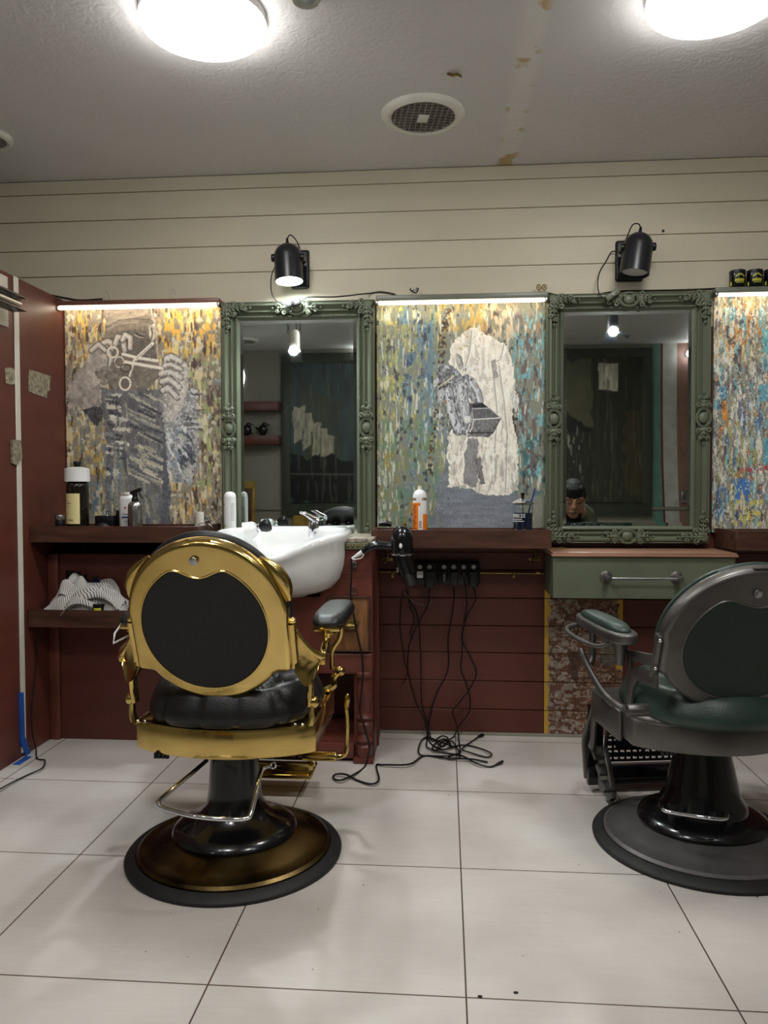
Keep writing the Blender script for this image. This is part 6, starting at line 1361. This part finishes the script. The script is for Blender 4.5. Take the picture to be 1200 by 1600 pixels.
for y0, y1, lab in ((628, 641, 'dark red shelf on the rear wall, the empty upper one, seen in the first mirror'), (681, 694, 'dark red shelf on the rear wall carrying two black birds, seen in the first mirror')):
    p, q = mx(300, y0, BACK + .2), mx(439, y1, BACK + .2); tag(MB().box(p.x, q.x - .03, BACK, BACK + .2, q.z, p.z, .003).build('wall_shelf', 'red'), lab, 'shelf', 'shelves on the rear wall'); zs2 = p.z
for x, lab in ((386, 'black bird figure on the rear shelf, the left of two in the first mirror'), (411, 'black bird figure on the rear shelf, the right of two in the first mirror')):
    p = mx(x, 676, BACK + .12); p.z = zs2; t = thing('bird_figure', lab, 'ornament', p, group='black birds on the rear shelf')
    MB().ball(p + Vector((0, 0, .062)), (.050, .045, .060), 18).build('body', 'gloss', t); MB().ball(p + Vector((.015, 0, .115)), .028, 14).build('head', 'gloss', t)
    MB().lathe([(.014, 0), (.004, .035), (0, .045)], seg=10, X=T(p + Vector((.035, 0, .115))) @ roty(PI / 2)).build('beak', 'gloss', t); MB().tube([p + Vector((-.04, 0, .06)), p + Vector((-.07, 0, .085)), p + Vector((-.09, 0, .09))], [.016, .012, .005], 8, smooth=3).build('tail', 'gloss', t)
# mustard easy chair at far left of the first mirror
p = mx(384, 800, BACK + .35); t = thing('wooden_chair', 'mustard framed high-back chair by the rear wall, seen at the left of the first mirror', 'chair', (p.x, p.y, 0))
ztop = mx(384, 752, BACK + .35).z; xr_ = mx(397, 780, BACK + .35).x
for s, x in ((0, xr_ - .02), (1, xr_ - .46)): MB().tube([(x, p.y - .05, 0), (x, p.y, .45), (x, p.y - .06, ztop)], [.022, .024, .020], 8, smooth=5).build('back_post', 'mustard', t)
for s, x in ((0, xr_ - .02), (1, xr_ - .46)): MB().tube([(x, p.y + .42, 0), (x, p.y + .42, .44)], [.018, .022], 8).build('front_leg', 'mustard', t)
MB().box(xr_ - .46, xr_ - .02, p.y - .07, p.y - .03, ztop - .08, ztop, .01).build('top_rail', 'mustard', t); MB().box(xr_ - .45, xr_ - .03, p.y - .045, p.y - .02, .46, ztop - .08, .01).build('back_panel', 'walnut', t); MB().box(xr_ - .48, xr_, p.y - .04, p.y + .45, .42, .47, .015).build('seat', 'walnut', t)
# mustard bench
p, q = mx(452, 806, BACK + .3), mx(480, 815, BACK + .3)
t = thing('waiting_bench', 'mustard padded bench under the framed mural, glimpsed over the basin in the first mirror', 'bench', ((p.x + q.x) / 2 + .35, p.y, 0))
MB().box(p.x, p.x + .85, BACK + .06, BACK + .48, .42, .50, .02).build('seat', 'mustard', t); MB().box(p.x, p.x + .85, BACK + .06, BACK + .14, .50, p.z, .02).build('backrest', 'mustard', t)
for x in (p.x + .05, p.x + .80):
    for y in (BACK + .12, BACK + .42): MB().box(x - .02, x + .02, y - .02, y + .02, 0, .42, .004).build('leg', 'walnut', t)
# ceiling spot with barn doors, twice
def barn_spot(p, chains, lab):
    t = thing('barn_door_spot', lab, 'spotlight', (p.x, p.y, CZ), group='barn door spotlights'); zt = CZ
    if chains:
        for s in (-.05, .05):
            b = MB(); z = p.z + .16; k = 0
            while z < zt - .01:
                X = T(p.x + s, p.y, z) @ rotz(k % 2 * PI / 2); b.tube([X @ Vector((.009 * math.cos(a * PI / 5), 0, .016 * math.sin(a * PI / 5))) for a in range(10)], .0026, 6, closed=True); z += .026; k += 1
            b.build('chain', 'black', t)
        MB().tube([(p.x + .01, p.y, p.z + .16), (p.x + .02, p.y + .01, (p.z + zt) / 2), (p.x + .0, p.y, zt)], .003, 6, smooth=4).build('lead', 'cable', t)
    else: 
        MB().cyl((p.x, p.y, p.z + .15), (p.x, p.y, zt), .012, seg=12).build('stem', 'black', t); MB().box(p.x - .06, p.x + .06, p.y - .03, p.y + .03, zt - .05, zt, .006).build('ceiling_block', 'black', t)
    sh = MB().lathe([(0, .17), (.03, .168), (.042, .15), (.045, .02), (.052, 0), (.049, 0), (.042, .022), (0, .06)], p, 28).build('can', 'satin' if not chains else 'offwhite', t)
    MB().ball(p + Vector((0, .03, .0)), .036, 18).build('bulb', 'bulb', t)
    for a in ((PI * .02, PI * .98, -PI * .5) if chains else (.1, PI - .1, -PI / 2)):
        X = T(p + Vector((0, 0, 0))) @ rotz(a) @ T(.05, 0, 0) @ roty(.55 if a > 0 else .9); MB().prism([(0, -.035), (.085, -.05), (.085, .05), (0, .035)], -.001, .001, X=X).build('barn_door', 'glass' if chains else 'satin', t)
barn_spot(pm(460, 549, .96), True, 'bright barn door spotlight hung on two chains, seen in the first mirror')
barn_spot(pm(957, 519, .90), False, 'bright barn door spotlight fixed to the ceiling, seen in the second mirror')
for x, y, lab in ((562, 551, 'small glowing lamp high on the rear wall, at the right edge of the first mirror'), (1081, 551, 'small glowing lamp high on the rear wall, at the right edge of the second mirror')):
    p = mx(x, y, BACK + .09); t = thing('wall_lamp', lab, 'wall lamp', (p.x, BACK, p.z), group='small lamps on the rear wall'); MB().cyl((p.x, BACK, p.z), (p.x, BACK + .03, p.z), .04, seg=20, bev=.004).build('rose', 'white', t); MB().cyl((p.x, BACK + .08, p.z - .05), (p.x, BACK + .08, p.z + .04), .028, seg=18, bev=.01).build('bulb', 'softbulb', t); MB().box(p.x - .01, p.x + .01, BACK + .02, BACK + .08, p.z + .03, p.z + .045).build('arm', 'white', t)
VY = .15; p = pm(378, 610, VY); t = thing('vanity_lamp', 'tall curved white glowing lamp at the far left edge of the first mirror', 'lamp', (p.x, VY, 0))
pts = [pm(376, 572, VY), pm(379, 587, VY), pm(377, 600, VY), pm(373, 625, VY), pm(374, 640, VY)]
MB().tube([q for q in pts], [.010, .02, .02, .02, .012], 12, smooth=5).build('light_tube', 'softbulb', t)
MB().cyl((p.x - .03, VY, 0), (p.x - .03, VY, pts[-1].z), .012, seg=12).build('stand', 'white', t); MB().lathe([(0, 0), (.14, 0), (.13, .015), (0, .02)], (p.x - .03, VY, 0), 28).build('base', 'white', t)
p = mx(1071, 778, BACK + .03); tag(MB().box(p.x - .045, p.x + .045, BACK, BACK + .05, p.z - .05, p.z + .07, .01).build('control_box', 'steel'), 'small grey box on the dusty pink stripe of the rear wall, in the second mirror', 'control box')

# ---------------------------------------------------------------- the seated man (seen in the second mirror)
def voxel(parts, size, name, mm, par, smooth=4):
    """parts: list of chains [(p, r), ...] or balls; fused into ONE continuous skin"""
    b = MB()
    for ch in parts:
        for (p, r) in ch: b.ball(p, r, 16)
        for (p0, r0), (p1, r1) in zip(ch, ch[1:]):
            p0, p1 = Vector(p0), Vector(p1)
            if hasattr(r0, '__len__') or hasattr(r1, '__len__'): continue
            n = max(2, int((p1 - p0).length / (min(r0, r1) * .5)))
            b.cyl(p0, p1, r0, r1, 16)
    o = b.build(name, mm, par)
    m = o.modifiers.new('fuse', 'REMESH'); m.mode = 'VOXEL'; m.voxel_size = size; m.use_smooth_shade = True
    s = o.modifiers.new('relax', 'SMOOTH'); s.iterations = smooth; s.factor = .5
    dg = bpy.context.evaluated_depsgraph_get(); me = bpy.data.meshes.new_from_object(o.evaluated_get(dg)); o.modifiers.clear(); o.data = me; me.shade_smooth(); return o
def person():
    hd = pm(895, 780, 1.46); D = Vector((hd.x, hd.y, hd.z)); k = 1.06
    root = thing('person', 'seated man with short black hair and olive jacket, head bowed, in the second mirror', 'person', (D.x, D.y, 0))
    yaw = -.50      # body turned to the right of the mirror
    Bm = T(D.x + .02, D.y - .03, .115) @ rotz(yaw)
    def P(x, y, z): return Bm @ Vector((x, y, z))
    # head frame: faces the mirror, bowed
    Hm = T(D) @ rotz(.06) @ rotx(-.38) @ Matrix.Scale(k, 4)
    def h(x, y, z): return Hm @ Vector((x, y, z))
    sk = []
    sk.append([(h(0, -.012, .030), .088), (h(0, .0, .055), .080)]); sk.append([(h(0, .01, .0), .076), (h(0, .030, -.045), .060), (h(0, .048, -.085), .040)])
    sk.append([(h(-.035, .035, -.05), .042), (h(.035, .035, -.05), .042)]); sk.append([(h(0, .058, -.098), .022), (h(0, .055, -.09), .026)])
    sk.append([(h(0, .082, .012), .012), (h(0, .098, -.022), .0145)]); sk.append([(h(-.014, .086, -.028), .0095), (h(.014, .086, -.028), .0095)])
    for s in (-1, 1):
        sk.append([(h(s * .012, .077, .026), .011), (h(s * .052, .062, .028), .012)])       # brow
        sk.append([(h(s * .048, .055, -.02), .022), (h(s * .060, .03, -.01), .022)])        # cheek bone
        sk.append([(h(s * .079, -.004, .012), .012), (h(s * .081, -.006, -.026), .009)])     # ear
        sk.append([(h(s * .031, .070, .008), .0125)] * 1)                                     # eyelid
    sk.append([(h(-.022, .084, -.058), .0075), (h(0, .092, -.056), .009), (h(.022, .084, -.058), .0075)]); sk.append([(h(-.017, .084, -.068), .008), (h(.017, .084, -.068), .008)])
    nb = P(0, -.10, 1.0 - .06 + (D.z - 1.06))
    chest, waist, hip = P(0, -.13, .78), P(0, -.19, .60), P(0, -.22, .50)
    neck = P(0, -.085, .885)
    sk.append([(h(0, -.02, -.03), .060), (neck, .058), (P(0, -.11, .87), .075)])
    sk.append([(P(0, -.11, .86), .10), (chest, .125), (waist, .125), (hip, .135)]); sk.append([(P(-.15, -.11, .855), .06), (P(0, -.11, .87), .085), (P(.15, -.11, .855), .06)])
    legs = []; arms = []
    for s in (-1, 1):
        hp, kn, an = P(s * .095, -.20, .50), P(s * .12, .26, .49), P(s * .12, .24, .0)
        sk.append([(hp, .088), (P(s * .11, .04, .505), .080), (kn, .058)]); sk.append([(kn, .058), (P(s * .12, .235, .36), .056), (an, .038)]); sk.append([(an, .038), (P(s * .125, .30, -.045), .034), (P(s * .13, .38, -.055), .030)])
        legs.append([(hp, .098), (P(s * .11, .04, .505), .090), (kn, .068)]); legs.append([(kn, .068), (P(s * .12, .235, .36), .066), (P(s * .12, .24, .02), .052)])
        sh, el, wr = P(s * .185, -.11, .835), P(s * .24, -.03, .58), P(s * .07, .17, .66)
        sk.append([(sh, .058), (el, .042), (wr, .026)]); arms.append([(sh, .072), (el, .055), (P(s * .10, .135, .645), .042)])
        pal = P(s * .045, .215, .675); sk.append([(wr, .024), (pal, .026)]); sk.append([(P(s * .045 - .015, .215, .675), .02), (P(s * .045 + .015, .215, .675), .02)])
        for i, ln in enumerate((.9, 1.0, .95, .78)):
            o = Vector((0, 0, 0)); a0 = P(s * .045 + (i - 1.5) * .019, .235, .680); a1 = P(s * .045 + (i - 1.5) * .020 - s * .004, .235 + .032 * ln, .690); a2 = P(s * .040 + (i - 1.5) * .018 - s * .010, .235 + .045 * ln, .712); sk.append([(a0, .0095), (a1, .0088), (a2, .008)])
        sk.append([(P(s * .045 - s * .022, .205, .685), .012), (P(s * .045 - s * .040, .225, .700), .0105), (P(s * .045 - s * .038, .24, .718), .009)])
    voxel(sk, .006, 'body', 'skin', root, 3)
    # hair: cap over the skull, short
    hr = [[(h(0, -.018, .054), .093), (h(0, .008, .062), .083), (h(0, -.036, .022), .087)], [(h(-.045, .042, .088), .032), (h(.045, .042, .088), .032)], [(h(-.02, .055, .084), .030), (h(.02, .055, .086), .030)], [(h(-.066, -.0, .045), .026), (h(-.073, .012, .02), .014)], [(h(.066, -.0, .045), .026), (h(.073, .012, .02), .014)]]
    voxel(hr, .006, 'hair', 'hair', root, 2)
    for s in (-1, 1):
        MB().tube([h(s * .012, .0925, .030), h(s * .032, .0885, .037), h(s * .054, .074, .031)], [.004, .0045, .003], 7, smooth=3).build('eyebrow', 'hair', root)
        MB().tube([h(s * .018, .0825, .004), h(s * .031, .0840, .001), h(s * .045, .0765, .005)], .0018, 6, smooth=3).build('eyelashes', 'hair', root)
    MB().tube([h(-.022, .0925, -.063), h(0, .101, -.062), h(.022, .0925, -.063)], .0018, 6, smooth=3).build('lip_line', 'walnut', root)
    voxel([[(P(0, -.105, .885), .088), (P(0, -.11, .84), .118), (chest, .138), (waist, .138), (P(0, -.22, .52), .145)]], .009, 'shirt', 'tee', root)
    jk = [[(P(s * .15, -.12, .86), .072), (P(s * .16, -.15, .72), .085), (P(s * .15, -.20, .56), .085)] for s in (-1, 1)] + [[(P(-.13, -.17, .85), .085), (P(0, -.18, .86), .095), (P(.13, -.17, .85), .085)], [(P(0, -.19, .80), .13), (P(0, -.24, .58), .14)], [(P(-.10, -.10, .90), .035), (P(-.08, -.16, .93), .035), (P(.08, -.16, .93), .035), (P(.10, -.10, .90), .035)]] + arms
    voxel(jk, .009, 'jacket', 'jacket', root)
    voxel([[(P(-.09, -.21, .50), .11), (P(.09, -.21, .50), .11)]] + legs, .009, 'trousers', 'denim', root)
    for s in (-1, 1): voxel([[(P(s * .12, .225, -.042), .045), (P(s * .125, .31, -.048), .042), (P(s * .13, .395, -.054), .036)]], .007, 'shoe', 'shoe', root)
    ph = thing('phone', 'black phone held in both hands by the seated man', 'phone', P(0, .245, .71)); MB().box(-.036, .036, -.004, .004, -.075, .075, .004, X=T(P(0, .245, .725)) @ rotz(yaw) @ rotx(-.5)).build('case', 'gloss', ph)
    st = thing('stool', 'round black stool under the seated man', 'stool', P(0, -.2, -.09)); q = P(0, -.2, -.09)
    MB().lathe([(0, .38), (.19, .38), (.20, .395), (.20, .415), (.19, .428), (0, .43)], q, 40).build('seat', 'leather', st); MB().cyl(q + Vector((0, 0, .05)), q + Vector((0, 0, .385)), .028, seg=20).build('column', 'chrome', st); MB().lathe([(0, 0), (.2, 0), (.2, .01), (.06, .035), (.03, .06), (0, .06)], q, 40).build('base', 'chrome', st)
person()
# drop helper leftovers and keep every child exactly on its thing
for o in bpy.data.objects:
    if o.type == 'MESH' and not o.parent and 'label' not in o and 'kind' not in o: print('UNTAGGED', o.name)
